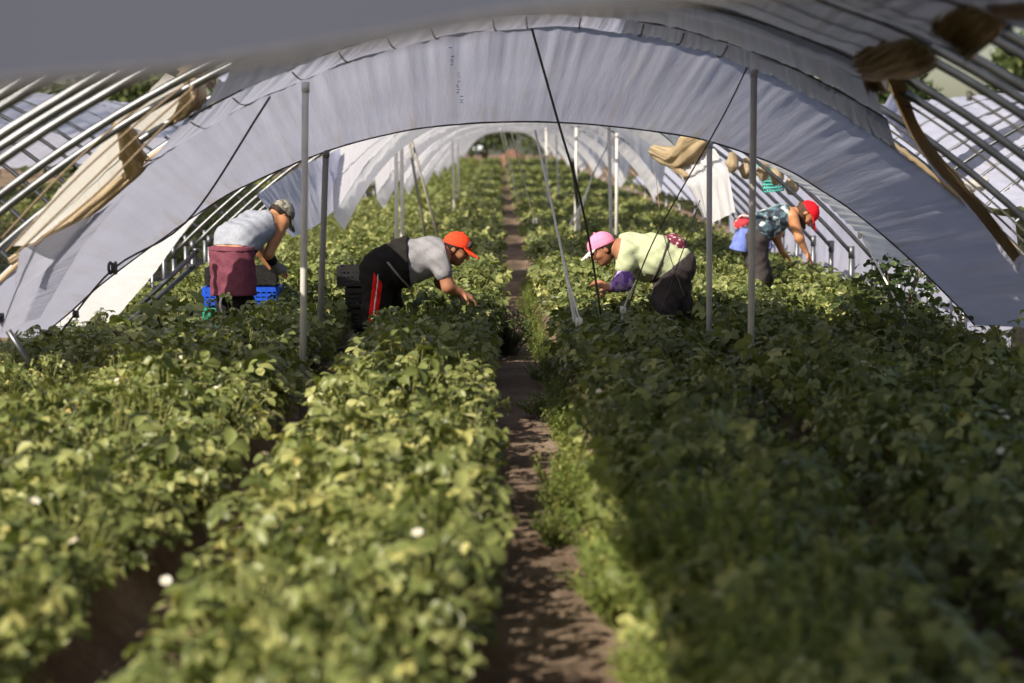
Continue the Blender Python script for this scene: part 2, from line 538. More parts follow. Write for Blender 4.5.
ROWS = [(-3, 'in the edge row along the sunlit tunnel side'),
        (-2, 'in the second sunlit row from the dirt path'),
        (-1, 'in the sunlit row bordering the dirt path'),
        (0, 'in the shaded row bordering the dirt path'),
        (1, 'in the second shaded row from the dirt path'),
        (2, 'in the outermost shaded row along the tunnel side')]
FEET = [(-2.02, 14.8, .26), (-2.0, 14.3, .2), (-2.12, 15.5, .27), (-1.05, 14.7, .22), (-2.13, 16.1, .3), (-.94, 15.4, .3), (1.3, 15.3, .3), (2.45, 19.2, .3), (-1.02, 16.3, .33), (-2.1, 16.95, .38)]   # where the workers and crates stand
plants = []
for k, where in ROWS:
    xc = BEDS[k][0]
    y = 3.9
    while y < 111:
        for li, lane in enumerate(BEDS[k][2]):
            jx, jy = rng.normal(0, .04), rng.normal(0, .06)
            yy = y + jy + .15 * (li % 2)
            if any((xc + lane + jx - fx) ** 2 + (yy - fy) ** 2 < fr ** 2 for fx, fy, fr in FEET): continue
            plants.append((k, xc + lane + jx, yy, rng.uniform(0, 2 * pi), rng.uniform(.85, 1.2) * (.78 if k == -3 else 1), where))
        y += .3
for k in (-4, 3, 4, -13, -12, -11, -10, -9, -8, -7, -6, -5, 5, 6, 7, 8, 9):                       # rows of the neighbouring tunnels
    xc = PATH0 + PITCHX * (k + .5) + (-.5 if k < 0 else .5)
    y = 8 if abs(k) < 7 else 16
    while y < 75:
        for lane in (-.2, .2):
            plants.append((k, xc + lane + rng.normal(0, .05), y + rng.normal(0, .1), rng.uniform(0, 6.28), rng.uniform(.9, 1.2), None))
        y += .45 if abs(k) < 7 else .6


def inview(x, y, z=.45, m=40):
    s = FPX / y
    px, py = 500 + x * s, 150 + (CAMZ - z) * s
    return -m < px < 1024 + m and py < 683 + 60


vis = sorted([p for p in plants if p[5] and inview(p[1], p[2])], key=lambda p: p[2])
single = vis[:300]
sset = set(id(p) for p in single)
for i, p in enumerate(single):
    k, x, y, a, s, where = p
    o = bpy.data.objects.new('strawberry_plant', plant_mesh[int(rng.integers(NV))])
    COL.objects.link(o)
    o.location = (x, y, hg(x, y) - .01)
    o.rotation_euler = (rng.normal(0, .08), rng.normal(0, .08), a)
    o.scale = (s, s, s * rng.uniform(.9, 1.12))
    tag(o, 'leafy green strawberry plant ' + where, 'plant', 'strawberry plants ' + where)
    if rng.random() < .16:
        f = bpy.data.objects.new('flower', flower_mesh[int(rng.integers(6))]); COL.objects.link(f); f.parent = o
        f['label'] = 'white five-petalled blossom'

Vs, Fs, Ts, nb = [], [], [], 0
for p in plants:
    if id(p) in sset: continue
    k, x, y, a, s, where = p
    if not inview(x, y, m=150): continue
    if where and y < 23: V, Fq, T = variants0[int(rng.integers(NV))]
    elif y < 46: V, Fq, T = variants1[int(rng.integers(8))]
    else: V, Fq, T = variants2[int(rng.integers(8))]
    V = (rotz(a) @ rotx(rng.normal(0, .08)) @ V.T).T * s + np.array([x, y, hg(x, y) - .01])
    Vs.append(V); Fs.append(Fq + nb); nb += len(V); Ts.append(np.clip(T + rng.uniform(-.09, .09), 0, 1))
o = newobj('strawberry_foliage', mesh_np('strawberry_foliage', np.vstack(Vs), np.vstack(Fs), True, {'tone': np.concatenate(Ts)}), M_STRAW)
tag(o, 'dense green strawberry foliage of the rows running back through the tunnel', 'foliage', kind='stuff')
print('plants', len(plants), 'faces', len(o.data.polygons))


# ------------------------------------------------------------------ weeds
def weed_np(r, n, R, H, leaf=.02, feathery=True):
    Vs, Fs, Ts, nb = [], [], [], 0
    for i in range(n):
        phi = r.uniform(0, 2 * pi); q = math.sqrt(r.random()); rad = R * q
        h = H * r.uniform(.55, 1.05) * (1 - .35 * q)
        base = np.array([math.cos(phi) * rad * .35, math.sin(phi) * rad * .35, 0])
        tip = np.array([math.cos(phi) * rad, math.sin(phi) * rad, h])
        mid = (base + tip) / 2 + np.array([0, 0, h * .12])
        tv, tf = tube_np([base, mid, tip], [.0025, .002, .001], 3, False)
        Vs.append(np.array(tv)); Fs.append(np.array(tf) + nb); nb += len(tv); tone = np.clip(r.normal(.5, .2), 0, 1)
        Ts.append(np.full(len(tv), tone))
        for j in range(16):
            t = r.uniform(.2, 1.05)
            c = (base * (1 - t) ** 2 + 2 * mid * t * (1 - t) + tip * t * t) if t <= 1 else tip
            L = leaf * r.uniform(.7, 1.7); w = leaf * r.uniform(.14, .4)
            M = rotz(r.uniform(0, 2 * pi)) @ roty(-r.uniform(-.3, 1.0))
            V = np.array([[0, -w * .4, 0], [L * .5, -w, 0], [L * .5, w, 0], [0, w * .4, 0], [L, -w * .3, -.2 * L], [L, w * .3, -.2 * L]])
            V = (M @ V.T).T + c
            Vs.append(V); Fs.append(np.array([[0, 1, 2, 3], [1, 4, 5, 2]]) + nb); nb += 6
            Ts.append(np.full(6, np.clip(tone + r.normal(0, .12), 0, 1)))
    return np.vstack(Vs), np.vstack(Fs), np.concatenate(Ts)


weed_meshes = []
for i in range(5):
    V, Fq, T = weed_np(np.random.default_rng(500 + i), 60, .17, .3, .02)
    me = mesh_np('weed_tuft', V, Fq, True, {'tone': T}); me.materials.append(M_WEED); weed_meshes.append(me)
wspots = []
for y in np.arange(4.6, 8.6, .2): wspots.append((rng.uniform(.40, .56) + .02 * max(0, 6 - y), y, rng.uniform(.85, 1.25)))
for y in np.arange(4.6, 6.9, .24): wspots.append((rng.uniform(.5, .95), y, rng.uniform(1.3, 1.7)))
for y in (8.3, 8.75, 9.1, 9.5): wspots.append((rng.uniform(.2, .32), y, rng.uniform(.7, 1.0)))
for y in np.arange(9.6, 13.5, .42): wspots.append((rng.uniform(.36, .42), y, rng.uniform(.6, .9)))
for y in np.arange(14, 24, .8): wspots.append((rng.uniform(.27, .4), y, rng.uniform(.6, 1.0)))
for x, y, s in wspots:
    o = bpy.data.objects.new('weed_tuft', weed_meshes[int(rng.integers(5))]); COL.objects.link(o)
    o.location = (x, y, hg(x, y) - .01); o.rotation_euler = (0, 0, rng.uniform(0, 6.28)); o.scale = (s, s, s)
    tag(o, 'feathery yellow-green weed tuft on the bed edge beside the dirt path', 'weed', 'feathery weeds along the path edge')
V, Fq, T = weed_np(np.random.default_rng(600), 110, .24, .42, .026)
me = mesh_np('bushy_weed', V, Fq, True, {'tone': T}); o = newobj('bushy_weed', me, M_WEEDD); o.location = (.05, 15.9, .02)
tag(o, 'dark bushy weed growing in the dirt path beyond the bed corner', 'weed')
V, Fq, T = weed_np(np.random.default_rng(601), 40, .16, .16, .022)
o = newobj('low_weed', mesh_np('low_weed', V, Fq, True, {'tone': T}), M_WEED); o.location = (.24, 12.3, .02)
tag(o, 'low sprig of weed on the step in the dirt path', 'weed')
# climbing weeds at the tunnel side, shaded
def climber(name, c, R, H, n, seed, mat, label, lsize=.075):
    r = np.random.default_rng(seed)
    Vs, Fs, Ts, nb = [], [], [], 0
    for i in range(n):
        p = np.array([r.normal(0, R[0]), r.normal(0, R[1]), 0]); q = min(1, abs(p[0]) / (2 * R[0]))
        p[2] = H * r.uniform(.15, 1.0) * (1 - .5 * q * q)
        M = rotz(r.uniform(0, 6.28)) @ roty(r.uniform(-.2, 1.0)) @ rotx(r.normal(0, .4))
        s = lsize * r.uniform(.6, 1.2)
        tone = np.clip(r.normal(.42, .18), 0, .85)
        for a in (0, 1.25, -1.25):
            V, Fq = leaflet_v(s, s * .9, .25, .25, 0)
            V = (M @ rotz(a) @ V.T).T + p
            Vs.append(V); Fs.append(Fq + nb); nb += len(V); Ts.append(np.full(len(V), tone))
    root = empty(name, c)
    fo = newobj('foliage', mesh_np('foliage', np.vstack(Vs), np.vstack(Fs), True, {'tone': np.concatenate(Ts)}), mat, root)
    mb = MB()
    for i in range(9):
        a = r.uniform(0, 6.28)
        mb.tube([(r.normal(0, .05), r.normal(0, .05), 0), (math.cos(a) * R[0] * .5, math.sin(a) * R[1] * .5, H * .5), (math.cos(a) * R[0], math.sin(a) * R[1], H * .85)], [.006, .005, .003], 5)
    mb.build('stem', M_BARK, root)
    return tag(root, label, 'plant')


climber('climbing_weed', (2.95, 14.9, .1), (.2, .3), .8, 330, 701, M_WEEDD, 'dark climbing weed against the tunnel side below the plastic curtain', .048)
climber('bushy_plant', (2.62, 14.0, .17), (.17, .2), .42, 70, 702, M_STRAW, 'bright bushy plant at the foot of the slanting white rope', .085)
climber('bushy_plant', (1.62, 13.2, .17), (.14, .2), .4, 70, 703, M_STRAW, 'pale bushy plant standing beside the taller steel post among shaded rows', .08)
climber('bushy_plant', (-2.52, 15.0, .15), (.2, .4), .40, 200, 704, M_STRAW, 'tall sunlit strawberry clump before the worker in the maroon apron', .075)

# ------------------------------------------------------------------ tunnel hoops
def prof(Xv):
    Xv = np.asarray(Xv, float)
    dx = Xv - .3
    return 2.44 - np.where(dx < 0, .14, .17) * dx * dx


XL0 = .3 - math.sqrt((2.44 - .6) / .14)
XR0 = .3 + math.sqrt((2.44 - .6) / .17)


def prof_pts(n=60, lo=None, hi=None):
    xa = np.linspace(XL0 if lo is None else lo, XR0 if hi is None else hi, n)
    z = prof(xa)
    return np.stack([xa, np.zeros(n), z], -1)


mb = MB(); mb.tube(prof_pts(56), .021, 10); ARCH = bpy.data.meshes.new('arch_pipe'); ARCH.from_pydata(mb.v, [], mb.f)
LEGM = []
for xx in (XL0, XR0):
    mb = MB(); mb.tube([(xx, 0, -.15), (xx, 0, .63)], .026, 10); mb.tube([(xx, 0, .55), (xx, 0, .67)], .032, 10)
    m_ = bpy.data.meshes.new('leg'); m_.from_pydata(mb.v, [], mb.f); LEGM.append(m_)
for m_ in [ARCH] + LEGM:
    m_.update(); m_.materials.append(M_STEEL)
    for p in m_.polygons: p.use_smooth = True

ORD = ['first', 'second', 'third', 'fourth', 'fifth', 'sixth', 'seventh', 'eighth', 'ninth', 'tenth', 'eleventh', 'twelfth', 'thirteenth', 'fourteenth',
       'fifteenth', 'sixteenth', 'seventeenth', 'eighteenth', 'nineteenth', 'twentieth', 'twenty-first', 'twenty-second', 'twenty-third', 'twenty-fourth',
       'twenty-fifth', 'twenty-sixth', 'twenty-seventh', 'twenty-eighth', 'twenty-ninth', 'thirtieth', 'thirty-first', 'thirty-second', 'thirty-third', 'thirty-fourth', 'thirty-fifth', 'thirty-sixth']


def hoop(x, y, label, group, parts=True):
    r = empty('tunnel_hoop', (x, y, float(gz(y))))
    tag(r, label, 'hoop', group)
    for nm, me in (('arch_pipe', ARCH), ('leg', LEGM[0]), ('leg', LEGM[1])):
        c_ = bpy.data.objects.new(nm, me); COL.objects.link(c_); c_.parent = r
    return r


FORE = [6.8, 7.15, 7.38, 8.0, 8.28, 8.62, 9.55, 10.05, 11.15, 12.2]
for i, y in enumerate(FORE):
    nm = 'steel hoop holding the top edge of the wide plastic curtain' if i == 9 else f'bare galvanised steel hoop, {ORD[9 - i - 1]} in front of the hoop with the wide plastic curtain'
    hoop(0, y, nm, 'bare hoops in front of the curtain')
yy, i = 15.4, 0
while yy < 108:
    hoop(0, yy, f'galvanised steel hoop over the rows, {ORD[i]} one behind the wide plastic curtain', 'hoops behind the curtain')
    i += 1
    yy += 1.25 if yy < 30 else (3.2 if yy < 62 else 6.5)
yy, i = 11.0, 0
while yy < 40:
    hoop(-7.2, yy, f'steel hoop of the neighbouring tunnel behind the cream flaps, {ORD[i]} along', 'hoops of the tunnel beside the cream flaps')
    if i > 1:
        hoop(7.25, yy, f'steel hoop of the neighbouring tunnel beyond the brown bundles, {ORD[i]} along', 'hoops of the tunnel beyond the brown bundles')
    i += 1
    yy += 1.5 if yy < 24 else 2.8


for i in range(9):
    hoop(-14.6, 23 + 2.6 * i, f'steel hoop of the second tunnel away from the cream flaps, {ORD[i]} along', 'hoops of the second tunnel')

# ------------------------------------------------------------------ plastic sheets
def arc_resample(p, n):
    p = np.asarray(p, float)
    t = np.concatenate([[0], np.cumsum(np.linalg.norm(np.diff(p, axis=0), axis=1))]); t /= t[-1]
    u = np.linspace(0, 1, n)
    return np.stack([np.interp(u, t, p[:, k]) for k in range(3)], -1)


def crease(u, seed, freqs=(23, 41, 67, 103), amps=(.5, .35, .25, .15)):
    r = np.random.default_rng(seed)
    out_ = np.zeros_like(u)
    for f, a in zip(freqs, amps):
        ph = r.uniform(0, 6.28); fm = r.uniform(.8, 1.2)
        out_ += a * np.sin(2 * pi * f * fm * u + ph + 1.5 * np.sin(2 * pi * f * .27 * u + ph * 2))
    return out_


def sheet(name, rows, mat, parent=None, nU=260, sub=6, amp=.012, seed=0, sag=0.0, amp_v=None):
    """surface through cross curves ROWS (near to far); creases run from row to row"""
    R = [arc_resample(r_, nU) for r_ in rows]
    u = np.linspace(0, 1, nU)
    cr = crease(u, seed)
    G, UV = [], []
    m = len(R)
    for i in range(m - 1):
        for j in range(sub + (i == m - 2)):
            t = j / sub
            p = R[i] * (1 - t) + R[i + 1] * t
            p = p.copy()
            p[:, 2] -= sag * math.sin(pi * t)
            G.append(p); UV.append(np.stack([u, np.full(nU, (i + t) / (m - 1))], -1))
    G = np.array(G); UV = np.array(UV)
    du = np.gradient(G, axis=1); dv = np.gradient(G, axis=0)
    N = np.cross(du, dv); N /= np.linalg.norm(N, axis=2)[:, :, None] + 1e-9
    vv = UV[:, :, 1]
    r = np.random.default_rng(seed + 1)
    ph = r.uniform(0, 6, 3)
    lowf = .6 * np.sin(9 * u[None, :] * 2 * pi * .5 + 5 * vv + ph[0]) + .4 * np.sin(31 * u[None, :] - 7 * vv + ph[1])
    fall = np.ones_like(vv) if amp_v is None else amp_v(vv)
    G = G + N * (amp * fall * (cr[None, :] * (.6 + .4 * np.sin(6 * vv + ph[2])) + .6 * lowf))[:, :, None]
    nv = len(G)
    idx = np.arange(nv * nU).reshape(nv, nU)
    Fq = np.stack([idx[:-1, :-1], idx[:-1, 1:], idx[1:, 1:], idx[1:, :-1]], -1).reshape(-1, 4)
    return newobj(name, mesh_np(name, G.reshape(-1, 3), Fq, True, None, UV.reshape(-1, 2)), mat, parent)


HEM_PX = [(38, 338), (70, 312), (100, 285), (150, 247), (200, 212), (240, 188), (325, 151.5), (400, 131.5), (460, 124), (520, 121.5), (575, 123), (620, 127), (660, 132), (709, 141), (780, 166), (820, 189), (860, 216), (910, 259), (958, 306), (975, 325)]
HEM = spline([P(a, b_, 14.0) for a, b_ in HEM_PX], 200)
top = prof_pts(120, -3.38, 3.62); top[:, 1] = 12.17; top[:, 2] -= .03
# the near hoop runs almost to the ground where the curtain is tied down
curt = empty('plastic_curtain', (0, 14.0, 0))
tag(curt, 'wide pale lilac plastic curtain hanging in an arch across the tunnel', 'plastic sheet')
def fix(o, root):
    o.parent = root; o.location = tuple(-Vector(root.location)); return o
s_ = fix(sheet('sheet', [top, top * .5 + HEM[np.linspace(0, 199, 120).astype(int)] * .5, HEM], M_SHEET, None, 420, 8, .017, 11, .0,
               lambda v: .35 + 1.2 * v * (1 - v) * 2 - .28 * v), curt)
mb = MB(); mb.tube(HEM + np.array([0, -.004, 0]), .009, 6); fix(mb.build('hem_cable', M_ROPED), curt)
mb = MB(); tt = top.copy(); tt[:, 2] += .012; tt[:, 1] -= .01
jt = arc_resample(tt, 260); jt += np.random.default_rng(4).normal(0, .0015, jt.shape)
mb.tube(jt, .013 + .006 * np.abs(np.sin(np.arange(260) * 1.7)), 6); fix(mb.build('rolled_top_edge', M_BUNDLE), curt)
# printed marks, illegible teal print running down the sheet
mb = MB()
def band_pt(px, py):
    """point of the curtain seen at the picture point"""
    best = None
    for D in np.linspace(12.2, 14, 60):
        p = P(px, py, D)
        t = (D - 12.2) / 1.8
        zz = (1 - t) * float(prof(p[0]) - .03) + t * float(np.interp(p[0], HEM[:, 0], HEM[:, 2]))
        e = abs(zz - p[2])
        if best is None or e < best[0]: best = (e, p, D)
    return P(px, py, best[2] - .035)
r_ = np.random.default_rng(9)
for px, py, n in ((450, 48, 1), (451.8, 57, 4), (458, 72, 9), (461, 97, 3)):
    for i in range(n):
        p = band_pt(px + r_.uniform(-.3, .3), py + i * 2.5)
        for q in range(3):
            mb.box(p + np.array([r_.uniform(-.008, .008), 0, r_.uniform(-.005, .005)]), (r_.uniform(.003, .008), .0008, r_.uniform(.0015, .003)))
fix(mb.build('printed_mark', M_TEAL), curt)

# roof film over the foreground hoops
YR = [2.3, 4.2, 5.6, 6.8, 8.0, 9.55, 10.05, 11.15, 12.2]
XLr = np.interp(YR, [2.7, 9, 10.05, 11.15, 12.2], [-1.12, -1.12, -1.4, -1.72, -2.32])
XRr = np.interp(YR, [2.3, 7, 8, 9.55, 10.05, 11.15, 12.2], [2.0, 1.72, 1.70, 1.77, 1.87, 2.15, 2.45])
rows = []
for y, a, b_ in zip(YR, XLr, XRr):
    p = prof_pts(80, a, b_); p[:, 1] = y; p[:, 2] -= .03; rows.append(p)
roof = empty('roof_sheet', (0, 7, 2.4))
tag(roof, 'shaded plastic roof sheet sagging between the hoops above the picture top', 'plastic sheet')
roof['label'] = 'shaded bluish plastic roof sheet stretched over the hoops before the wide curtain'
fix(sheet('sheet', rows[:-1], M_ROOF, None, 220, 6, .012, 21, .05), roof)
pa, pb = [], []
for y, a, b_ in zip(YR[-2:], XLr[-2:], XRr[-2:]):
    for q_, lo_, hi_ in ((pa, a, .7), (pb, .7, b_)):
        p = prof_pts(60, lo_, hi_); p[:, 1] = y; p[:, 2] -= .03; q_.append(p)
fix(sheet('sheet', pa, M_SHEET, None, 160, 6, .012, 22, .05), roof)
fix(sheet('sheet', pb, M_ROOF, None, 160, 6, .012, 23, .05), roof)  # same roof strip, shaded half given the darker film colour
for r_c in rows[3:-1]:
    mb = MB(); mb.tube(r_c + np.array([0, 0, -.012]), .006, 6); fix(mb.build('hoop_line', M_ROPED), roof)  # added dark lines standing in for the hoops the film hides
for k in range(13):
    xx = -2.05 + k * .28 + rng.uniform(-.05, .05)
    pts = []
    for t in np.linspace(.1, .8, 6):
        x_ = xx + t * .03; y_ = 11.15 + t * 1.05
        pts.append((x_, y_, float(prof(x_)) - .036 - .052 * math.sin(pi * t)))
    mb = MB(); mb.tube(pts, .005, 5); fix(mb.build('strap', M_ROPEB), roof)


def bundle(name, pts, rad, parent, seed, mat=M_BUNDLE, n=30, seg=26, root_fix=True):
    """gathered pleated film"""
    c = spline(pts, seg)
    r = np.random.default_rng(seed)
    fr = r.integers(4, 8); ph = r.uniform(0, 6)
    rr = np.interp(np.linspace(0, 1, seg), np.linspace(0, 1, len(rad)), rad)
    V, Fq = tube_np(c, rr, n, True, lambda i, k: 1 + .22 * math.sin(fr * 2 * pi * k / n + ph + .12 * i) + .12 * math.sin(11 * 2 * pi * k / n + i * .2) + .1 * math.sin(i * .9 + k))
    uv = [((i % n) / n, .5 + .5 * (i // n) / seg) for i in range(len(V))]
    me = mesh_np(name, V, [tuple(f) for f in Fq], True, None, uv)
    o_ = newobj(name, me, mat)
    if parent is not None: fix(o_, parent)
    return o_


L_ = lambda *a: [P(x, y, d) for x, y, d in a]
def gather(rows, parent, seed, amp=.03):
    """pleated film drawn together; the pleats run from row to row"""
    for k_ in range(2):
        rr_ = [spline([np.array(p_) + np.array([0, .06 * k_, -.03 * k_]) for p_ in r_], 70) if len(r_) > 2 else np.array([r_[0] * (1 - t) + r_[1] * t for t in np.linspace(0, 1, 70)]) + np.array([0, .07 * k_, .03 * k_]) for r_ in rows]
        c = [spline([q_[i_] for q_ in rr_], 14) for i_ in range(70)]
        rows_ = [np.array([c[i_][m_] for i_ in range(70)]) for m_ in range(14)]
        o_ = sheet('gathered_edge', rows_, M_BUNDLE, None, 140, 3, amp, seed + k_)
        fix(o_, parent)


gather([L_((1034, -14, 6.0), (1044, 22, 6.0)), L_((1008, -8, 6.2), (1014, 18, 6.2)), L_((990, -2, 6.4), (994, 14, 6.4))], roof, 310)
gather([L_((985, -4, 6.6), (1003, 24, 6.5)), L_((955, 4, 6.9), (990, 44, 6.8)), L_((934, 34, 7.2), (968, 60, 7.2))], roof, 320)
gather([L_((912, 22, 8.1), (940, 66, 8.0)), L_((890, 34, 8.3), (918, 78, 8.3)), L_((868, 54, 8.6), (888, 80, 8.6)), L_((856, 62, 8.8), (866, 76, 8.8))], roof, 330)
gather([L_((858, 60, 8.8), (884, 64, 8.8)), L_((864, 74, 8.9), (880, 76, 8.9)), L_((866, 92, 9.1), (888, 90, 9.1))], roof, 340)
gather([L_((884, 74, 9.4), (906, 71, 9.4)), L_((895, 101, 10.2), (909, 96, 10.2)), L_((911, 136, 10.9), (921, 129, 10.9)), L_((937, 172, 11.3), (946, 165, 11.3)), L_((969, 206, 11.6), (977, 199, 11.6)), L_((1013, 262, 11.9), (1020, 255, 11.9))], roof, 350, .012)
# wooden-looking rings tied on the gathered film become two knots
for (a, b_, R, sd) in ((968.5, 187, .042, 1), (980, 183, .045, 2)):
    c = P(a, b_, 11.6)
    pts = [c + np.array([0, 0, R]), c + np.array([0, -.005, R * .3]), c + np.array([.004, 0, -R * .4]), c + np.array([0, 0, -R])]
    ko = bundle('tied_knot', pts, [.01, R, R, .012], roof, sd + 60, M_SHEETC, 20, 12); ko['label'] = 'pale balled knot of film'
# hanging side sheet beyond the bundle
sd = empty('side_sheet', tuple(P(985, 220, 12.6)))
tag(sd, 'grey crumpled plastic strip hanging beside the two pale tied knots', 'plastic sheet')
fix(sheet('sheet', [L_((880, 112, 12.1), (925, 160, 12.1), (970, 210, 12.1), (1035, 296, 12.1)), L_((895, 86, 11.5), (925, 140, 11.6), (975, 198, 11.9), (1045, 280, 12.0))], M_SHEET, None, 90, 6, .015, 41), sd)

# drooping film end right above the camera
fe = empty('drooping_sheet', (0, 2.8, 2.0))
tag(fe, 'dark grey drooping plastic edge, out of focus along the top', 'plastic sheet')
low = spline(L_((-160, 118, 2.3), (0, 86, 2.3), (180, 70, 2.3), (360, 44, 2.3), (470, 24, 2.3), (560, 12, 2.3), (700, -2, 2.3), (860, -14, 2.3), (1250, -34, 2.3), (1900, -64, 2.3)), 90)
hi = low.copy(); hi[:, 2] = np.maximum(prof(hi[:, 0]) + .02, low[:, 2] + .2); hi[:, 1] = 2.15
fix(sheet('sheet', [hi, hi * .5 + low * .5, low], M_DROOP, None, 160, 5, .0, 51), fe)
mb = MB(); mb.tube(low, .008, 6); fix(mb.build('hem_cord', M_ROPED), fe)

# second, sunlit band right behind the curtain
b2 = empty('plastic_band', (0, 15.2, 0))
tag(b2, 'bright white plastic band showing just below the wide lilac curtain', 'plastic sheet')
def hem_part(p0, p1, n=60):
    xs_ = np.linspace(P(p0, 200, 14)[0], P(p1, 200, 14)[0], n)
    return np.stack([xs_, np.full(n, 14.1), np.interp(xs_, HEM[:, 0], HEM[:, 2]) + .06], -1)


fix(sheet('sheet', [hem_part(40, 300), spline([P(98, 345, 15.6), P(120, 314, 15.6), P(150, 278, 15.6), P(206, 207, 15.6), P(250, 172, 15.3), P(296, 152, 14.9)], 60)], M_STRIP, None, 200, 6, .008, 61), b2)
fix(sheet('sheet', [hem_part(690, 930), spline([P(700, 132, 14.8), P(760, 160, 15.3), P(812, 193, 15.6), P(862, 237, 15.6), P(873, 262, 15.4)], 60)], M_STRIP, None, 160, 6, .008, 62), b2)
# loose white flap with a brown rim behind it
fl = empty('white_flap', tuple(P(715, 190, 19.5)))
tag(fl, 'loose white plastic flap with brown gathered rim behind the shorter post', 'plastic sheet')
fix(sheet('sheet', [L_((676, 168, 20.4), (690, 158, 20.2), (712, 146, 19.9)), L_((686, 185, 20), (705, 180, 19.8), (728, 168, 19.5)), L_((703, 214, 20), (712, 223, 19.7), (735, 212, 19.4))], M_SHEETW, None, 60, 8, .02, 71), fl)
bundle('gathered_rim', L_((652, 150, 20.5), (675, 158, 20.3), (698, 142, 20.0), (716, 132, 19.8)), [.05, .1, .13, .06], fl, 72)
bundle('gathered_rim', L_((672, 166, 20.3), (686, 176, 20.1), (700, 196, 20.0)), [.03, .03, .02], fl, 73)

# side flaps at the near end, sunlit through
def flap(name, rows, label, seed, mat=M_SHEETC):
    cpt = rows[0][0]
    e = empty(name, tuple(cpt)); tag(e, label, 'plastic sheet')
    fix(sheet('sheet', rows, mat, None, 60, 8, .003, seed, .0), e)
    return e


f1 = flap('side_flap', [L_((12, 246, 10.4), (62, 186, 10.2), (116, 128, 10.05)), L_((24, 246, 11.0), (76, 195, 10.9), (119, 148, 10.8)), L_((34, 242, 11.9), (80, 206, 11.8), (124, 172, 11.7))], 'large cream sunlit side flap below the brown gathered bundle', 81)
bundle('gathered_edge', L_((119, 124, 10.6), (127, 142, 11.0), (133, 160, 11.5), (128, 176, 11.8)), [.03, .06, .07, .03], f1, 82)
bundle('gathered_edge', L_((146, 155, 11.9), (126, 176, 11.9), (85, 210, 11.9), (45, 240, 11.9), (10, 262, 11.9)), [.035, .045, .04, .03, .02], f1, 83)
f2 = flap('side_flap', [L_((113, 122, 10.05), (140, 100, 10.0), (166, 74, 9.9)), L_((130, 127, 10.7), (158, 108, 10.6), (182, 80, 10.5)), L_((148, 132, 11.2), (170, 118, 11.1), (190, 98, 11.1))], 'small cream sunlit side flap above the brown gathered bundle', 84)
bundle('gathered_edge', L_((196, 76, 10.8), (194, 92, 10.9), (182, 108, 11.1), (165, 122, 11.2)), [.05, .06, .05, .03], f2, 85)
bundle('gathered_edge', L_((186, 74, 10.8), (206, 76, 11.0), (212, 86, 11.1)), [.05, .05, .02], f2, 86)
f3 = flap('side_flap', [L_((0, 335, 11.4), (14, 288, 11.2), (20, 250, 11.0)), L_((24, 322, 12.1), (48, 268, 12.0), (100, 212, 11.95)), L_((40, 318, 12.2), (80, 250, 12.15), (130, 190, 12.1))], 'beige crumpled lower flap between large cream flap and wide curtain', 87, M_BUNDLE if False else M_SHEET)


def profile_rope(y, lo, hi, label, r=.008, mat=M_ROPEB, off=-.02):
    p = prof_pts(30, lo, hi); p[:, 1] = y; p[:, 2] += off
    mb = MB(); mb.tube(p, r, 6); mb.tube([p[0] + np.array([0, 0, .02]), p[0] - np.array([0, 0, .02])], r * 1.8, 6)
    o_ = mb.build('tie_rope', mat); tag(o_, label, 'rope')


for i, (pl, nm) in enumerate((([(184, 76), (120, 122), (60, 176), (2, 238)], 'first'), ([(188, 82), (128, 131), (70, 184), (6, 252)], 'second'),
                              ([(192, 88), (136, 138), (84, 188), (16, 254)], 'third'), ([(194, 98), (142, 148), (98, 192), (34, 246)], 'fourth'))):
    mb = MB(); pp = spline(L_(*[(a, b_, 9.85) for a, b_ in pl]), 24); mb.tube(pp, .006, 6)
    mb.tube([pp[0] + np.array([0, 0, .015]), pp[0] - np.array([0, 0, .015])], .011, 6)
    tag(mb.build('tie_rope', M_ROPEB), f'thin brown tie rope across the cream side flaps, {nm} from the outermost', 'rope')
for i, (y, nm) in enumerate(((9.0, 'first'), (10.4, 'second'), (11.5, 'third'), (11.8, 'fourth'))):
    profile_rope(y, 2.1, 3.3, f'dark thin tie rope beside the brown roof bundles, {nm} behind the bare hoops', .007, M_ROPED, .0)

# sheets further down the tunnel
def arch_low(y, lo=-1.95, hi=1.88):
    """hem arch of a pulled-in sheet end"""
    dx = np.linspace(lo, hi, 90)
    zc = 2.05 - .12 * dx ** 2 - .055 * dx ** 4
    return np.stack([dx + .3, np.full(90, float(y)), zc + float(gz(y))], -1)


far = [21.2, 28.5, 36.5, 45, 54, 64, 76, 92]
for i, y in enumerate(far):
    root = empty('tunnel_sheet', (0, y, float(gz(y)) + 2))
    tag(root, f'white plastic sheet arched over the rows, {ORD[i]} one beyond the bright band', 'plastic sheet', 'sheets over the far tunnel')
    g_ = float(gz(y))
    hm = arch_low(y)
    h0 = prof_pts(90, -2.15, 2.72); h0[:, 1] = y - .9; h0[:, 2] += g_
    h0 = hm * .8 + h0 * .2; h0[:, 1] = y - .16
    h0[:, 2] = np.maximum(h0[:, 2], hm[:, 2] + .13)
    fix(sheet('front_band', [h0, hm], M_STRIP, None, 200, 5, .008, 100 + i), root)
    r0 = h0.copy(); r0[:, 1] += .02; r0[:, 2] += .01
    Ls = min(4.6, (far[i + 1] - y) * .6) if i + 1 < len(far) else 8
    r1 = prof_pts(90, -1.95, 2.55); r1[:, 1] = y + Ls * .45; r1[:, 2] += g_ + .03
    r2 = prof_pts(90, -1.8, 2.5); r2[:, 1] = y + Ls; r2[:, 2] += g_ + .03
    fix(sheet('sheet', [r0, r1, r2], M_FAR, None, 200, 5, .015, 120 + i, .04), root)
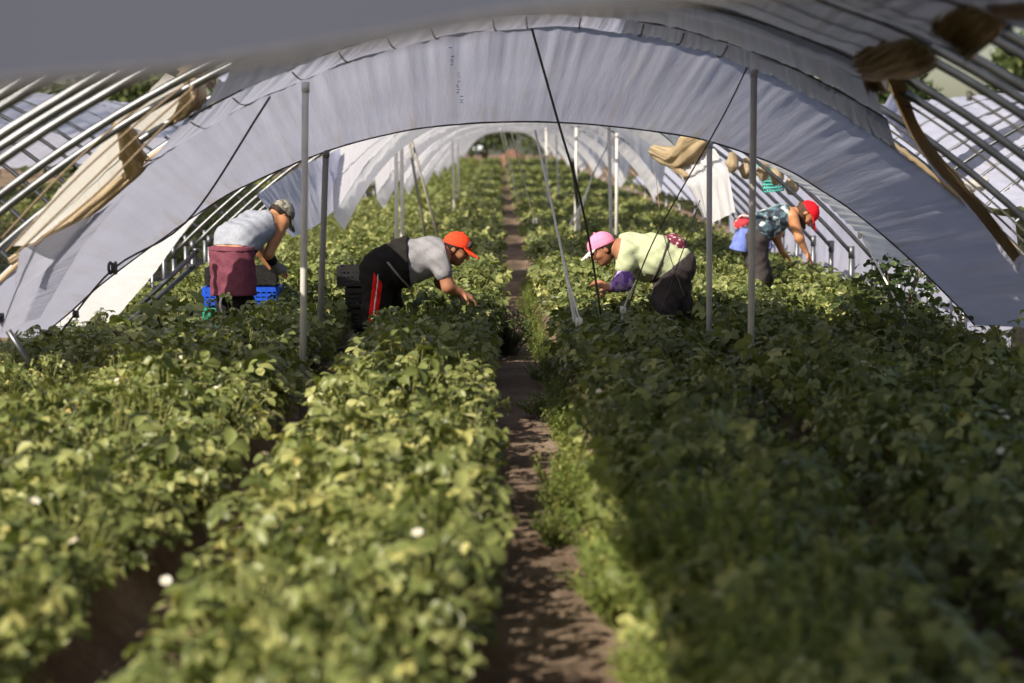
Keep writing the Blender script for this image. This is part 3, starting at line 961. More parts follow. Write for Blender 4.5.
dr = empty('side_drape', tuple(P(300, 195, 20.5))); tag(dr, 'lilac crumpled drape hanging behind the capped head of the maroon-apron worker', 'plastic sheet')
fix(sheet('sheet', [L_((255, 196, 19.2), (298, 168, 20.6), (340, 148, 22.5)), L_((272, 216, 19.2), (308, 194, 20.6), (342, 172, 22.5)), L_((292, 238, 19.2), (316, 226, 20.6), (340, 205, 22.5))], M_SHEET, None, 90, 6, .02, 140), dr)

# neighbouring tunnels: covered roofs
def nb_roof(x0, y0, y1, xl, xr, label, mat, seed, step=1.6):
    rows = []
    y = y0
    while y <= y1:
        p = prof_pts(80, xl, xr); p[:, 0] += x0; p[:, 1] = y; p[:, 2] += .03 + float(gz(y)); rows.append(p)
        y += step
    e = empty('neighbouring_tunnel_sheet', (x0, (y0 + y1) / 2, 2)); tag(e, label, 'plastic sheet')
    fix(sheet('sheet', rows, mat, None, 160, 5, .015, seed, .05), e)


nb_roof(-7.2, 17.5, 60, -2.6, 2.2, 'bluish plastic roof of the neighbouring tunnel behind the bare hoops and cream flaps', M_SHEET, 201)
nb_roof(7.25, 22, 60, -3.35, 3.4, 'white plastic roof of the neighbouring tunnel beyond the brown bundles', M_SHEET, 202)
nb_roof(7.25, 12.5, 21, -2.75, -.4, 'pale side sheet of the neighbouring tunnel behind the two pale knots', M_SHEET, 203)
nb_roof(-14.6, 22, 60, -2.2, 1.8, 'bluish plastic roof of the second tunnel beyond the bare hoops', M_SHEET, 204)
# pale wall sheet behind the legs near the worker in the crimson cap
ws = empty('wall_sheet', (3.85, 18, 0)); tag(ws, 'pale bluish plastic wall sheet behind the tunnel legs by the crimson-capped worker', 'plastic sheet')
fix(sheet('sheet', [[(3.78, 14.6, 1.15), (3.82, 19, 1.2), (3.85, 25, 1.2), (3.9, 34, 1.2)], [(3.8, 14.6, .6), (3.85, 19, .65), (3.88, 25, .65), (3.9, 34, .7)], [(3.78, 14.6, .02), (3.85, 19, .02), (3.85, 25, .02), (3.9, 34, .05)]], M_SHEET, None, 140, 5, .03, 211), ws)
# teal net and brown clumps behind the curtain
nn = empty('net_roll', tuple(P(768, 178, 21))); tag(nn, 'teal netting hanging between brown clumps under the curtain', 'netting')
mb = MB()
A = L_((757, 163, 21), (772, 168, 21)); B_ = L_((764, 192, 21), (784, 190, 21))
for t in np.linspace(0, 1, 9):
    mb.tube([A[0] * (1 - t) + A[1] * t, (A[0] * (1 - t) + A[1] * t + B_[0] * (1 - t) + B_[1] * t) / 2 + np.array([.02, .03, 0]), B_[0] * (1 - t) + B_[1] * t], .009, 5)
    mb.tube([A[0] * (1 - t) + B_[0] * t, A[1] * (1 - t) + B_[1] * t], .009, 5)
fix(mb.build('net', M_NET), nn)
for i, (a, b_, d, nm) in enumerate(((731, 158, 20.5, 'topmost'), (745, 164, 20.6, 'second'), (762, 166, 20.6, 'third'), (775, 170, 20.8, 'fourth'), (790, 180, 21, 'lowest'))):
    o_ = bundle('hanging_clump', L_((a, b_ - 6, d), (a + 2, b_ + 2, d), (a + 1, b_ + 10, d), (a, b_ + 15, d)), [.02, .06, .07, .02], None, 300 + i, M_BUNDLE, 16, 12)
    tag(o_, f'brown clump of rolled film tied under the curtain, {nm} of the string', 'film clump', 'brown clumps under the curtain')

# ------------------------------------------------------------------ posts
def post(p0, p1, r, label, mat, group=None):
    e = empty('support_post', tuple(p0)); tag(e, label, 'post', group)
    mb = MB(); mb.tube([p0, (np.array(p0) + p1) / 2, p1], r, 12); fix(mb.build('pole', mat), e)
    mb = MB(); mb.tube([p1 - np.array([0, 0, .05]), p1 + np.array([0, 0, .012])], r * 1.15, 12); fix(mb.build('clamp', mat), e)
    return e


def post_px(px0, px1, y_top, D, r, label, mat, lean=0):
    t = P(px1, y_top, D)
    b = P(px0, 150 + CAMZ * FPX / D, D); b[2] = -.1
    return post(b, t, r, label, mat)


post_px(302, 305.5, 84, 12.15, .021, 'tall grey steel post standing in the furrow between the sunlit rows', M_POST)
post_px(750, 754, 68, 12.15, .021, 'tall grey steel post rising from the shaded rows to the upper hoop', M_POST)
post_px(317.5, 326, 150, 14.0, .022, 'shorter dark steel post behind the tall post between sunlit rows', M_POSTD)
post_px(709, 709.5, 141, 14.0, .020, 'shorter grey post under the curtain hem before the pale-lime-shirted worker', M_POST)
for (a, b_, yt, D, lab) in ((397, 396, 133, 23, 'thin pale post behind the orange-capped worker, beside its darker twin'),
                            (403, 401.5, 133, 23.4, 'thin dark post behind the orange-capped worker, beside its pale twin'),
                            (612, 609, 126, 25, 'thin steel post above the pink-capped worker, under the second sheet'),
                            (616, 617, 134, 27.5, 'thin post close behind the steel post above the pink-capped worker'),
                            (575, 576.5, 124, 28.5, 'thin grey post crossing the dark rope above the pink cap'),
                            (455, 452, 132, 40, 'small far post beside the sunlit side sheets'),
                            (459, 458, 134, 46, 'small far dark post near the tunnel end'),
                            (548, 546, 128, 42, 'small far post between the white ropes and the shaded side'),
                            (559, 556, 130, 50, 'tiny far post at the tunnel end by the shaded side')):
    post_px(a, b_, yt, D, .022, lab, M_POST)
for (a, b_, lab) in (((409, 130, 27), (430, 208, 27), 'slanting brace rod behind the pale twin posts, leaning to the path'),
                     ((407, 130, 26), (419, 200, 26), 'shorter slanting brace rod behind the pale twin posts')):
    p1, p0 = P(*a), P(*b_); p0 = p0 + (p0 - p1) * .6
    mb = MB(); mb.tube([p0, p1], .018, 8); mb.tube([p1, p1 + np.array([0, 0, .05])], .025, 8); tag(mb.build('brace_rod', M_POSTD), lab, 'rod')

# ------------------------------------------------------------------ ropes
def rope(name, pts, r, mat, label, n=24, knot=None, strands=None):
    e = empty(name, tuple(pts[-1])); tag(e, label, 'rope')
    mb = MB(); c = spline(pts, n) if len(pts) > 2 else np.array([pts[0] * (1 - t) + pts[1] * t for t in np.linspace(0, 1, n)])
    mb.tube(c, r, 7); fix(mb.build('line', mat), e)
    if strands:
        for (a, b_) in strands:
            mb = MB(); mb.tube([a, (a + b_) / 2 + np.array([.004, 0, 0]), b_], r * .8, 6); fix(mb.build('strand', mat), e)
    if knot is not None:
        for kp, kr in knot:
            mb = MB()
            th = np.linspace(0, 2 * pi, 25)
            pp = np.stack([kp[0] + kr * np.sin(th * 1) * .7, kp[1] + .6 * kr * np.cos(th * 2), kp[2] + kr * np.sin(th * 2)], -1)
            mb.tube(pp, r * 1.5, 6); mb.tube([kp + np.array([0, 0, kr]), kp - np.array([0, 0, kr])], kr * .4, 8)
            fix(mb.build('knot', mat), e)
    return e


rope('guy_rope', L_((535, 131, 14.05), (556, 225, 13.6), (577, 325, 13.1)), .009, M_ROPEW, 'long white rope slanting down to a knot beside the path at the shaded row', knot=[(P(579, 322, 13.08), .018)],
     strands=[(P(567, 278, 13.32), P(581, 325, 13.07)), (P(562, 255, 13.45), P(574, 322, 13.1))])
rope('guy_rope', L_((511, 131, 22), (523, 178, 26), (535, 224, 30)), .008, M_ROPEW, 'thinner white rope further along the path, before the long one', knot=[(P(535, 221, 30), .04)])
rope('guy_rope', L_((500, 129, 36), (508, 163, 40), (518, 203, 44)), .014, M_ROPEW, 'distant pale rope hanging down to the path near the tunnel end', strands=[(P(503, 130, 37), P(520, 203, 44))])
rope('guy_rope', L_((530, 22, 12.2), (560, 128, 13.0), (577, 185, 13.5), (590, 245, 13.9), (602, 322, 14.2)), .008, M_ROPED, 'dark rope dropping from the roof apex past the pink cap')
rope('guy_rope', L_((572, 160, 27), (577, 200, 28), (580, 232, 28)), .03, M_ROPED, 'thick dark frayed rope bundle hanging behind the dark rope')
rope('guy_rope', L_((586, 197, 26), (577, 212, 26), (569, 226, 26)), .012, M_ROPEW, 'frayed pale rope bunch tied behind the dark rope', strands=[(P(584, 196, 26), P(573, 228, 26)), (P(588, 186, 26), P(577, 226, 26)), (P(593, 172, 26), P(585, 200, 26)), (P(610, 140, 25), P(592, 176, 26))])
rope('guy_rope', L_((747, 68, 12.2), (720, 122, 12.8), (655, 238, 13.5), (626, 312, 13.8)), .005, M_ROPED, 'thin dark cord crossing the lime shirt down to a white knot')
rope('guy_rope', L_((634, 285, 13.65), (623, 312, 13.8), (624, 330, 13.85)), .007, M_ROPEW, 'short white rope end knotted before the pale-lime-shirted worker', knot=[(P(623, 310, 13.78), .018)])
rope('guy_rope', L_((700, 200, 14.6), (683, 250, 14.3), (660, 312, 14.2)), .004, M_ROPED, 'thin dark cord crossing the charcoal trousers of the pink-capped worker')
rope('guy_rope', L_((270, 97, 12.2), (188, 220, 12.9), (113, 269, 13.2), (58, 336, 13.4)), .007, M_ROPED, 'dark cord with black buckle running down across the white band end', knot=[(P(113, 268, 13.15), .035), (P(76, 314, 13.3), .018)])
rope('guy_rope', L_((860, 233, 15.5), (888, 285, 14.7), (917, 341, 14.0)), .008, M_ROPEW, 'taut white rope slanting from the white band down to the bright plant', knot=[(P(861, 234, 15.45), .025)])
rope('guy_rope', L_((684, 296, 14.1), (664, 235, 14.3), (655, 170, 15)), .003, M_ROPEB, 'faint brown string beside the post above the pink-capped worker')
# slanting braces on the near side posts
for (a, b_, lab) in (((0, 318, 12.3), (22, 352, 12.2), 'pale slanting steel brace at the curtain foot below the beige flap'),
                     ((192, 268, 15.2), (98, 348, 14.6), 'long slanting steel rail crossing the legs below the white band'),
                     ((196, 252, 15.9), (150, 296, 15.6), 'shorter slanting steel rail crossing the hoops behind the white band')):
    p1, p0 = P(*a), P(*b_); p0 = p0 + (p0 - p1) * .35
    mb = MB(); mb.tube([p0, p1], .02, 8); mb.tube([p1 + (p1 - p0) * .0, p1 + np.array([0, 0, .03])], .027, 8); tag(mb.build('brace_rod', M_STEEL), lab, 'rod')


# ------------------------------------------------------------------ implicit surfaces for the people
def smin(a, b, k):
    h = np.clip(.5 + .5 * (b - a) / k, 0, 1)
    return b * (1 - h) + a * h - k * h * (1 - h)


class SDF:
    def __init__(s, h=.009):
        s.p = []; s.h = h

    def cap(s, a, b, ra, rb=None, k=.04):
        s.p.append(('c', np.array(a, float), np.array(b, float), ra, ra if rb is None else rb, k)); return s

    def ell(s, c, r, R=None, k=.03):
        s.p.append(('e', np.array(c, float), np.array(r, float), np.eye(3) if R is None else np.array(R), max(r), k)); return s

    def chain(s, pts, rad, k=.03):
        for i in range(len(pts) - 1): s.cap(pts[i], pts[i + 1], rad[i], rad[i + 1], k)
        return s

    def bounds(s):
        lo = np.full(3, 1e9); hi = -lo
        for q in s.p:
            if q[0] == 'c':
                R = max(q[3], q[4])
                lo = np.minimum(lo, np.minimum(q[1], q[2]) - R); hi = np.maximum(hi, np.maximum(q[1], q[2]) + R)
            else:
                lo = np.minimum(lo, q[1] - q[4]); hi = np.maximum(hi, q[1] + q[4])
        return lo, hi

    def mesh(s, name, mat, parent=None, off=0.0, clips=(), wr=0.0, h=None, wfreq=(38, 31, 44), root_fix=True):
        h = h or s.h
        lo, hi = s.bounds(); pad = off + .02 + wr
        lo = lo - pad; hi = hi + pad
        n = np.ceil((hi - lo) / h).astype(int) + 1
        ax = [lo[i] + h * np.arange(n[i]) for i in range(3)]
        A = np.full(n, .5, dtype=np.float32)
        mar = .06 + off
        for q in s.p:
            if q[0] == 'c':
                R = max(q[3], q[4]) + mar; l = np.minimum(q[1], q[2]) - R; u = np.maximum(q[1], q[2]) + R
            else:
                R = q[4] + mar; l = q[1] - R; u = q[1] + R
            i0 = np.maximum(0, np.floor((l - lo) / h).astype(int)); i1 = np.minimum(n, np.ceil((u - lo) / h).astype(int) + 1)
            sl = tuple(slice(i0[i], i1[i]) for i in range(3))
            x = ax[0][sl[0]][:, None, None]; y = ax[1][sl[1]][None, :, None]; z = ax[2][sl[2]][None, None, :]
            if q[0] == 'c':
                a, b_ = q[1], q[2]; d = b_ - a; L2 = max(d @ d, 1e-9)
                t = np.clip(((x - a[0]) * d[0] + (y - a[1]) * d[1] + (z - a[2]) * d[2]) / L2, 0, 1)
                dist = np.sqrt((x - a[0] - t * d[0]) ** 2 + (y - a[1] - t * d[1]) ** 2 + (z - a[2] - t * d[2]) ** 2) - (q[3] + (q[4] - q[3]) * t)
            else:
                c_, r_, R_ = q[1], q[2], q[3]
                X0, Y0, Z0 = x - c_[0], y - c_[1], z - c_[2]
                loc = [R_[0][j] * X0 + R_[1][j] * Y0 + R_[2][j] * Z0 for j in range(3)]
                k0 = np.sqrt(sum((loc[j] / r_[j]) ** 2 for j in range(3)))
                k1 = np.sqrt(sum((loc[j] / r_[j] ** 2) ** 2 for j in range(3))) + 1e-9
                dist = k0 * (k0 - 1) / k1
            A[sl] = smin(A[sl], dist.astype(np.float32), q[5])
        A -= off
        x = ax[0][:, None, None]; y = ax[1][None, :, None]; z = ax[2][None, None, :]
        if wr:
            A += wr * (np.sin(x * wfreq[0] + 2 * np.sin(z * 17)) * np.sin(z * wfreq[2] + 1.5 * np.sin(y * 21)) + .6 * np.sin((x + z) * 57 + y * wfreq[1])).astype(np.float32)
        for c_ in clips:
            A = np.maximum(A, c_(x, y, z).astype(np.float32) if hasattr(c_(x, y, z), 'astype') else c_(x, y, z))
        V, Fq = surfnets(A, lo, h)
        me = mesh_np(name, V, Fq, True)
        o_ = newobj(name, me, mat)
        if parent is not None: fix(o_, parent)
        return o_


def surfnets(A, lo, h):
    A = np.pad(A, 1, constant_values=.5); lo = lo - h
    S = A < 0
    n = np.array(A.shape)
    cs = np.stack([S[i:n[0] - 1 + i, j:n[1] - 1 + j, k:n[2] - 1 + k] for i in (0, 1) for j in (0, 1) for k in (0, 1)], 0)
    cnt = cs.sum(0)
    act = (cnt > 0) & (cnt < 8)
    cell = np.argwhere(act)
    idm = np.full(act.shape, -1, dtype=np.int64); idm[act] = np.arange(len(cell))
    acc = np.zeros((len(cell), 3)); num = np.zeros(len(cell))
    co_ = [(i, j, k) for i in (0, 1) for j in (0, 1) for k in (0, 1)]
    for a in co_:
        for axis in range(3):
            if a[axis] == 1: continue
            b = list(a); b[axis] = 1
            va = A[cell[:, 0] + a[0], cell[:, 1] + a[1], cell[:, 2] + a[2]].astype(float); vb = A[cell[:, 0] + b[0], cell[:, 1] + b[1], cell[:, 2] + b[2]].astype(float)
            m = (va < 0) != (vb < 0)
            t = np.where(m, va / np.where(m, va - vb, 1), 0)
            p = np.tile(np.array(a, float), (len(cell), 1)); p[:, axis] += t
            acc[m] += p[m]; num[m] += 1
    V = lo + h * (cell + acc / num[:, None])
    Fs = []
    for axis in range(3):
        u, v = (axis + 1) % 3, (axis + 2) % 3
        sl0 = [slice(None)] * 3; sl1 = [slice(None)] * 3
        sl0[axis] = slice(0, -1); sl1[axis] = slice(1, None)
        a, b = S[tuple(sl0)], S[tuple(sl1)]
        for flip, mask in ((False, a & ~b), (True, ~a & b)):
            e = np.argwhere(mask)
            e = e[(e[:, u] > 0) & (e[:, v] > 0)]
            q = []
            for du, dv in ((-1, -1), (0, -1), (0, 0), (-1, 0)):
                c_ = e.copy(); c_[:, u] += du; c_[:, v] += dv
                q.append(idm[c_[:, 0], c_[:, 1], c_[:, 2]])
            q = np.stack(q, -1)
            if flip: q = q[:, ::-1]
            Fs.append(q[(q >= 0).all(1)])
    return V, np.vstack(Fs)


def below(p0, nrm):
    p0 = np.array(p0, float); nn_ = np.array(nrm, float); nn_ = nn_ / np.linalg.norm(nn_)
    return lambda x, y, z: (x - p0[0]) * nn_[0] + (y - p0[1]) * nn_[1] + (z - p0[2]) * nn_[2]


def frame(f, u):
    f = np.array(f, float); f /= np.linalg.norm(f)
    u = np.array(u, float); u -= f * (u @ f); u /= np.linalg.norm(u)
    return np.stack([f, np.cross(u, f), u], 1)     # columns: forward, side, up


def head(b, c, Rm, sc=1.0):
    """skull, jaw, nose, brow, lips and ears into the body b"""
    f, sd_, u = Rm[:, 0], Rm[:, 1], Rm[:, 2]
    c = np.array(c)
    b.ell(c + u * .02 * sc, np.array((.098, .076, .098)) * sc, Rm, .02)
    b.ell(c + f * .025 * sc - u * .05 * sc, np.array((.068, .058, .07)) * sc, Rm, .03)
    b.ell(c + f * .062 * sc - u * .092 * sc, np.array((.022, .026, .018)) * sc, Rm, .02)
    b.cap(c + f * .09 * sc + u * .012 * sc, c + f * .112 * sc - u * .028 * sc, .009 * sc, .014 * sc, .012)
    b.cap(c + f * .084 * sc + sd_ * .03 * sc + u * .03 * sc, c + f * .084 * sc - sd_ * .03 * sc + u * .03 * sc, .012 * sc, .012 * sc, .015)
    b.cap(c + f * .088 * sc + sd_ * .014 * sc - u * .06 * sc, c + f * .088 * sc - sd_ * .014 * sc - u * .06 * sc, .010 * sc, .010 * sc, .01)
    for s in (-1, 1):
        b.ell(c + sd_ * s * .077 * sc - f * .005 * sc - u * .008 * sc, np.array((.018, .009, .03)) * sc, Rm, .01)
        b.ell(c + f * .06 * sc + sd_ * s * .042 * sc - u * .025 * sc, np.array((.025, .022, .022)) * sc, Rm, .02)


def face_parts(c, Rm, parent, sc=1.0):
    f, sd_, u = Rm[:, 0], Rm[:, 1], Rm[:, 2]
    for s in (-1, 1):
        q = SDF(.004); q.ell(c + f * .088 * sc + sd_ * s * .032 * sc + u * .008 * sc, np.array((.009, .013, .007)) * sc, Rm); q.mesh('eye', M_EYE, parent)
    q = SDF(.004); q.cap(c + f * .096 * sc + sd_ * .018 * sc - u * .06 * sc, c + f * .096 * sc - sd_ * .018 * sc - u * .06 * sc, .006 * sc); q.mesh('mouth', M_LIP, parent)


def hand(b, w, d, nrm, side=1, curl=.5, sc=1.0):
    """palm, four fingers and a thumb from wrist w along d; nrm is the palm's outward normal (palm side); side puts the thumb"""
    d = np.array(d, float); d /= np.linalg.norm(d)
    nrm = np.array(nrm, float); nrm -= d * (nrm @ d); nrm /= np.linalg.norm(nrm)
    t = np.cross(d, nrm) * side
    w = np.array(w, float)
    for q in (-.026, -.009, .009, .026):
        b.cap(w + t * q * .6 * sc, w + d * .085 * sc + t * q * sc, .015 * sc, .013 * sc, .012)
    tips = []
    for q, L in ((.029, .072), (.010, .082), (-.010, .076), (-.029, .06)):
        p = w + d * .088 * sc + t * q * sc
        dirn = d + t * q * 3
        a = 0
        for seg, r in ((.45, .0092), (.32, .0085), (.23, .0075)):
            a += curl * (.7 if seg > .4 else .9)
            dd = dirn * math.cos(a) + nrm * math.sin(a); dd /= np.linalg.norm(dd)
            p2 = p + dd * L * seg * sc
            b.cap(p, p2, r * sc, r * .93 * sc, .004)
            p = p2
        tips.append(p)
    p = w + d * .025 * sc + t * .026 * sc
    d1 = d * .55 + t * .75 + nrm * .35; d1 /= np.linalg.norm(d1)
    p1 = p + d1 * .042 * sc
    d2 = d * .8 + t * .3 + nrm * .5; d2 /= np.linalg.norm(d2)
    p2 = p1 + d2 * .034 * sc
    b.cap(p, p1, .014 * sc, .011 * sc, .01); b.cap(p1, p2, .0105 * sc, .0085 * sc, .004)
    return tips


def cap_hat(c, Rm, mat, parent, brim_mat=None, sc=1.0, label=None, brim_len=.1, droop=.25, twist=None):
    f, sd_, u = Rm[:, 0], Rm[:, 1], Rm[:, 2]
    q = SDF(.006); q.ell(c + u * .032 * sc - f * .004, np.array((.112, .09, .102)) * sc, Rm)
    crown = q.mesh('cap', mat, parent, 0, [below(c + u * .022 * sc, -u + f * .15)], .0008)
    if label: crown['label'] = label
    q = SDF(.005)
    for k in np.linspace(-1, 1, 9):
        base = c + u * .036 * sc + f * (.095 - .03 * k * k) * sc + sd_ * k * .07 * sc
        tip = base + (f * math.cos(droop) - u * math.sin(droop)) * brim_len * (1 - .35 * k * k) * sc - u * .012 * k * k * sc
        q.cap(base, tip, .006, .005, .008)
    br = q.mesh('brim', brim_mat or mat, crown)
    br.location = (0, 0, 0); br.parent = crown
    q = SDF(.004); q.ell(c + u * .136 * sc - f * .004, (.012, .012, .008), Rm); k_ = q.mesh('button', mat, crown); k_.location = (0, 0, 0); k_.parent = crown
    return crown


def hair_np(c, Rm, mat, parent, low=-.06, front=.03, sc=1.0):
    f, sd_, u = Rm[:, 0], Rm[:, 1], Rm[:, 2]
    q = SDF(.006); q.ell(c + u * .02 * sc - f * .008, np.array((.104, .085, .104)) * sc, Rm); q.ell(c - f * .06 * sc - u * .03 * sc, np.array((.04, .06, .06)) * sc, Rm)
    return q.mesh('hair', mat, parent, 0, [below(c + f * front * sc, f - u * .25), below(c + u * low * sc, -u)], .0015, wfreq=(90, 90, 30))


def person(name, label, ground):
    e = empty(name, ground); tag(e, label, 'person'); return e


# ---------------- worker with the orange-red cap
D = 15.4
def J(px, py, dy=0.0): return P(px, py, D) + np.array([0, dy, 0])
gy = 150 + CAMZ * FPX / D
w2 = person('person', 'worker in orange-red cap, grey shirt and red-striped black trousers bending over the sunlit row', tuple(J(374, gy)))
B2 = SDF(.007)
trunk = []
def trunk2(q, r0=0.0):
    for s in (-1, 1):
        q.cap(J(389, 266, s * .09), J(408, 262, s * .095), .152 + r0, .15 + r0, .05)
        q.cap(J(408, 262, s * .095), J(432, 256, s * .09), .15 + r0, .135 + r0, .05)
        q.cap(J(432, 256, s * .09), J(442, 254, s * .13), .12 + r0, .07 + r0, .05)
    return q
trunk2(B2)
B2.cap(J(440, 251), J(452, 250), .065, .055, .04)
hc = J(456, 249); Rm2 = frame((.93, -.12, -.45), (.45, 0, .9))
head(B2, hc, Rm2)
shR, elR, wrR = J(441, 258, -.19), J(449, 285, -.22), J(462, 291, -.18)
shL, elL, wrL = J(441, 257, .19), J(440, 284, .22), J(452, 293, .15)
B2.chain([shR, elR, wrR], [.066, .047, .031]); B2.chain([shL, elL, wrL], [.066, .047, .031])
hand(B2, wrR, J(474, 297, -.16) - wrR, (0, .3, -1), -1, .45); hand(B2, wrL, J(462, 298, .1) - wrL, (0, -.3, -1), 1, .5)
hipR, knR, anR = J(379, 270, -.1), J(377, 308, -.12), J(372, gy - 9, -.11)
hipL, knL, anL = J(380, 270, .1), J(388, 308, .13), J(384, gy - 11, .13)
def legs2(q, r0=0.0):
    q.chain([hipR, knR, anR], [.135 + r0, .085 + r0, .052 + r0], .05); q.chain([hipL, knL, anL], [.135 + r0, .085 + r0, .052 + r0], .05)
    return q
legs2(B2)
body = B2.mesh('body', M_SKIN, w2)
face_parts(hc, Rm2, w2)
axis2 = J(432, 256) - J(389, 266); axis2 /= np.linalg.norm(axis2)
T2 = trunk2(SDF(.008)); T2.cap(shR, shR + (elR - shR) * .42, .078, .068, .04); T2.cap(shL, shL + (elL - shL) * .42, .078, .068, .04)
sh = T2.mesh('shirt', M_HEATHER, w2, .012, [below(J(405, 262), -axis2 + np.array([0, 0, .15])), below(J(447, 250), np.array([.9, 0, .25]))], .004)
sh['label'] = 'grey heather short-sleeved shirt'
L2 = legs2(SDF(.008)); trunk2(L2)
tr_ = L2.mesh('trousers', M_BLACK, w2, .014, [below(J(404, 262), axis2), below((0, 0, hg(-.93, D) + .06), (0, 0, -1))], .005)
tr_['label'] = 'black trousers'
TS = trunk2(SDF(.008))
ts_ = TS.mesh('tied_jacket', M_BLACK, w2, .032, [below(J(410, 262), axis2 - np.array([0, 0, .15])), below(J(393, 265), -axis2 + np.array([0, 0, .1]))], .006)
ts_['label'] = 'black jacket tied round the waist'
g_ = TS.mesh('piping', M_GREYF, ts_, .038, [below(J(399, 270), axis2 * 1 + np.array([0, 0, .55])), below(J(396, 270), -axis2 - np.array([0, 0, .55])), below(J(390, 260), (0, 0, 1))]); g_.parent = ts_; g_.location = (0, 0, 0)
# red side stripe with white line on the trousers
def leg_stripe(o, hipp, kn, an, half, mat, nm, off, parent):
    q = legs2(SDF(.007))
    ctr = spline([J(381, 263), J(379, 285), J(376, 308), J(373, 345)], 30)
    xz = ctr[np.argsort(ctr[:, 2])]
    def c_(x, y, z): return np.abs(x - np.interp(z, xz[:, 2], xz[:, 0])) - half + 0 * y
    return q.mesh(nm, mat, parent, off, [c_, below((0, D - .1, 0), (0, 1, 0)), below(J(380, 262), (0, 0, 1)), below((0, 0, .1), (0, 0, -1))], .005)
st = leg_stripe(w2, hipR, knR, anR, .038, M_REDF, 'side_stripe', .019, w2); st['label'] = 'red side stripe'
wl = leg_stripe(w2, hipR, knR, anR, .006, M_WHITEF, 'white_line', .0225, st); wl.parent = st; wl.location = (0, 0, 0)
hair_np(hc, Rm2, M_HAIR, w2, -.05, .02)
cp = cap_hat(hc, Rm2, M_ORANGE, w2, label='orange-red baseball cap')
q = SDF(.004)
fc = hc + Rm2[:, 0] * .088 + Rm2[:, 2] * .075 - Rm2[:, 1] * .03
for a, b_ in (((-.02, -.012), (-.006, .014)), ((-.006, .014), (.008, -.012)), ((-.014, 0), (.002, 0)), ((.014, .012), (.014, -.012))):
    q.cap(fc + Rm2[:, 1] * a[0] + Rm2[:, 2] * a[1], fc + Rm2[:, 1] * b_[0] + Rm2[:, 2] * b_[1], .003)
em = q.mesh('emblem', M_CHAR, cp); em.parent = cp; em.location = (0, 0, 0)
for an in (anR, anL):
    q = SDF(.007); q.cap(an + np.array([-.03, 0, -.03]), an + np.array([.15, 0, -.045]), .045, .04); q.cap(an + np.array([0, 0, .06]), an + np.array([-.01, 0, -.03]), .058, .05)
    q.mesh('boot', M_SHOE, w2)

# ---------------- worker in the maroon apron, seen from behind
D = 16.1
gy = 150 + CAMZ * FPX / D
w1 = person('person', 'worker in grey tank top and maroon apron, seen from behind, stooping over the crates', tuple(J(232, gy)))
F1 = np.array([.62, .78, 0]); R1 = np.array([.78, -.62, 0])
B1 = SDF(.007)
def trunk1(q, r0=0.0):
    for s in (-1, 1):
        o_ = R1 * .075 * s
        q.cap(J(232, 258) + o_, J(236, 240, .1) + o_, .100 + r0, .118 + r0, .05)
        q.cap(J(236, 240, .1) + o_, J(255, 226, .3) + o_ * 1.1, .118 + r0, .108 + r0, .05)
        q.cap(J(255, 226, .3) + o_ * 1.1, J(264, 223, .36) + R1 * .13 * s, .09 + r0, .05 + r0, .05)
    return q
trunk1(B1)
hc = J(274, 217, .46); Rm1 = frame((.5, .35, -.8), (.72, .5, .55))
B1.cap(J(262, 222, .37), hc - Rm1[:, 0] * .02, .058, .052, .04)
head(B1, hc, Rm1)
shR = J(264, 224, .36) + R1 * .15; elR = J(265.5, 256, .2); wrR = J(272, 271, .36)
shL = J(264, 224, .36) - R1 * .15; elL = J(250, 255, .62); wrL = J(262, 272, .66)
B1.chain([shR, elR, wrR], [.058, .04, .03]); B1.chain([shL, elL, wrL], [.058, .04, .03])
hand(B1, wrR, J(280, 274, .46) - wrR, (-.5, .4, -.6), -1, .4); hand(B1, wrL, J(272, 276, .66) - wrL, (0, -.4, -.8), 1, .4)
hipR, knR, anR = J(232, 264) + R1 * .075, J(235, 306, .08) + R1 * .09, J(235, gy - 9) + R1 * .1
hipL, knL, anL = J(232, 264) - R1 * .075, J(231, 306, .1) - R1 * .07, J(231, gy - 9) - R1 * .08
def legs1(q, r0=0.0):
    q.chain([hipR, knR, anR], [.082 + r0, .072 + r0, .05 + r0], .04); q.chain([hipL, knL, anL], [.082 + r0, .072 + r0, .05 + r0], .04); return q
legs1(B1)
B1.mesh('body', M_SKIN2, w1); face_parts(hc, Rm1, w1)
T1 = trunk1(SDF(.008))
ax1 = J(255, 226, .3) - J(232, 250); ax1 /= np.linalg.norm(ax1)
tk = T1.mesh('tank_top', M_GREYTANK, w1, .010, [below(J(231, 246.5), -ax1 * .4 - np.array([0, 0, 1])), below(J(262, 224, .34), F1 * .7 + R1 * .35 + np.array([0, 0, .1]))], .004)
tk['label'] = 'pale grey tank top'
L1 = trunk1(legs1(SDF(.008)))
L1.mesh('trousers', M_BLACK, w1, .012, [below(J(231, 250), (0, 0, 1)), below((0, 0, .06), (0, 0, -1))], .004)
q = SDF(.008)
for s in (-1, 1):
    q.cap(J(232, 254) + R1 * .075 * s, J(234.5, 292) + R1 * .085 * s, .132, .134, .05)
ap = q.mesh('apron', M_MAROON, w1, .0, [below(J(231, 246), (0, 0, 1)), below(J(235, 295.5), R1 * .03 - np.array([0, 0, 1])), below(J(233, 270) + F1 * .06, F1)], .006, wfreq=(40, 40, 9))
ap['label'] = 'maroon cloth apron wrapped round the hips'
q2 = SDF(.008)
for s in (-1, 1): q2.cap(J(232, 254) + R1 * .075 * s, J(232.5, 262) + R1 * .075 * s, .134, .134, .05)
bd = q2.mesh('waistband', M_MAROON, ap, .006, [below(J(231, 246.5), (0, 0, 1)), below(J(231, 251), (0, 0, -1)), below(J(233, 270) + F1 * .06, F1)]); bd.parent = ap; bd.location = (0, 0, 0)
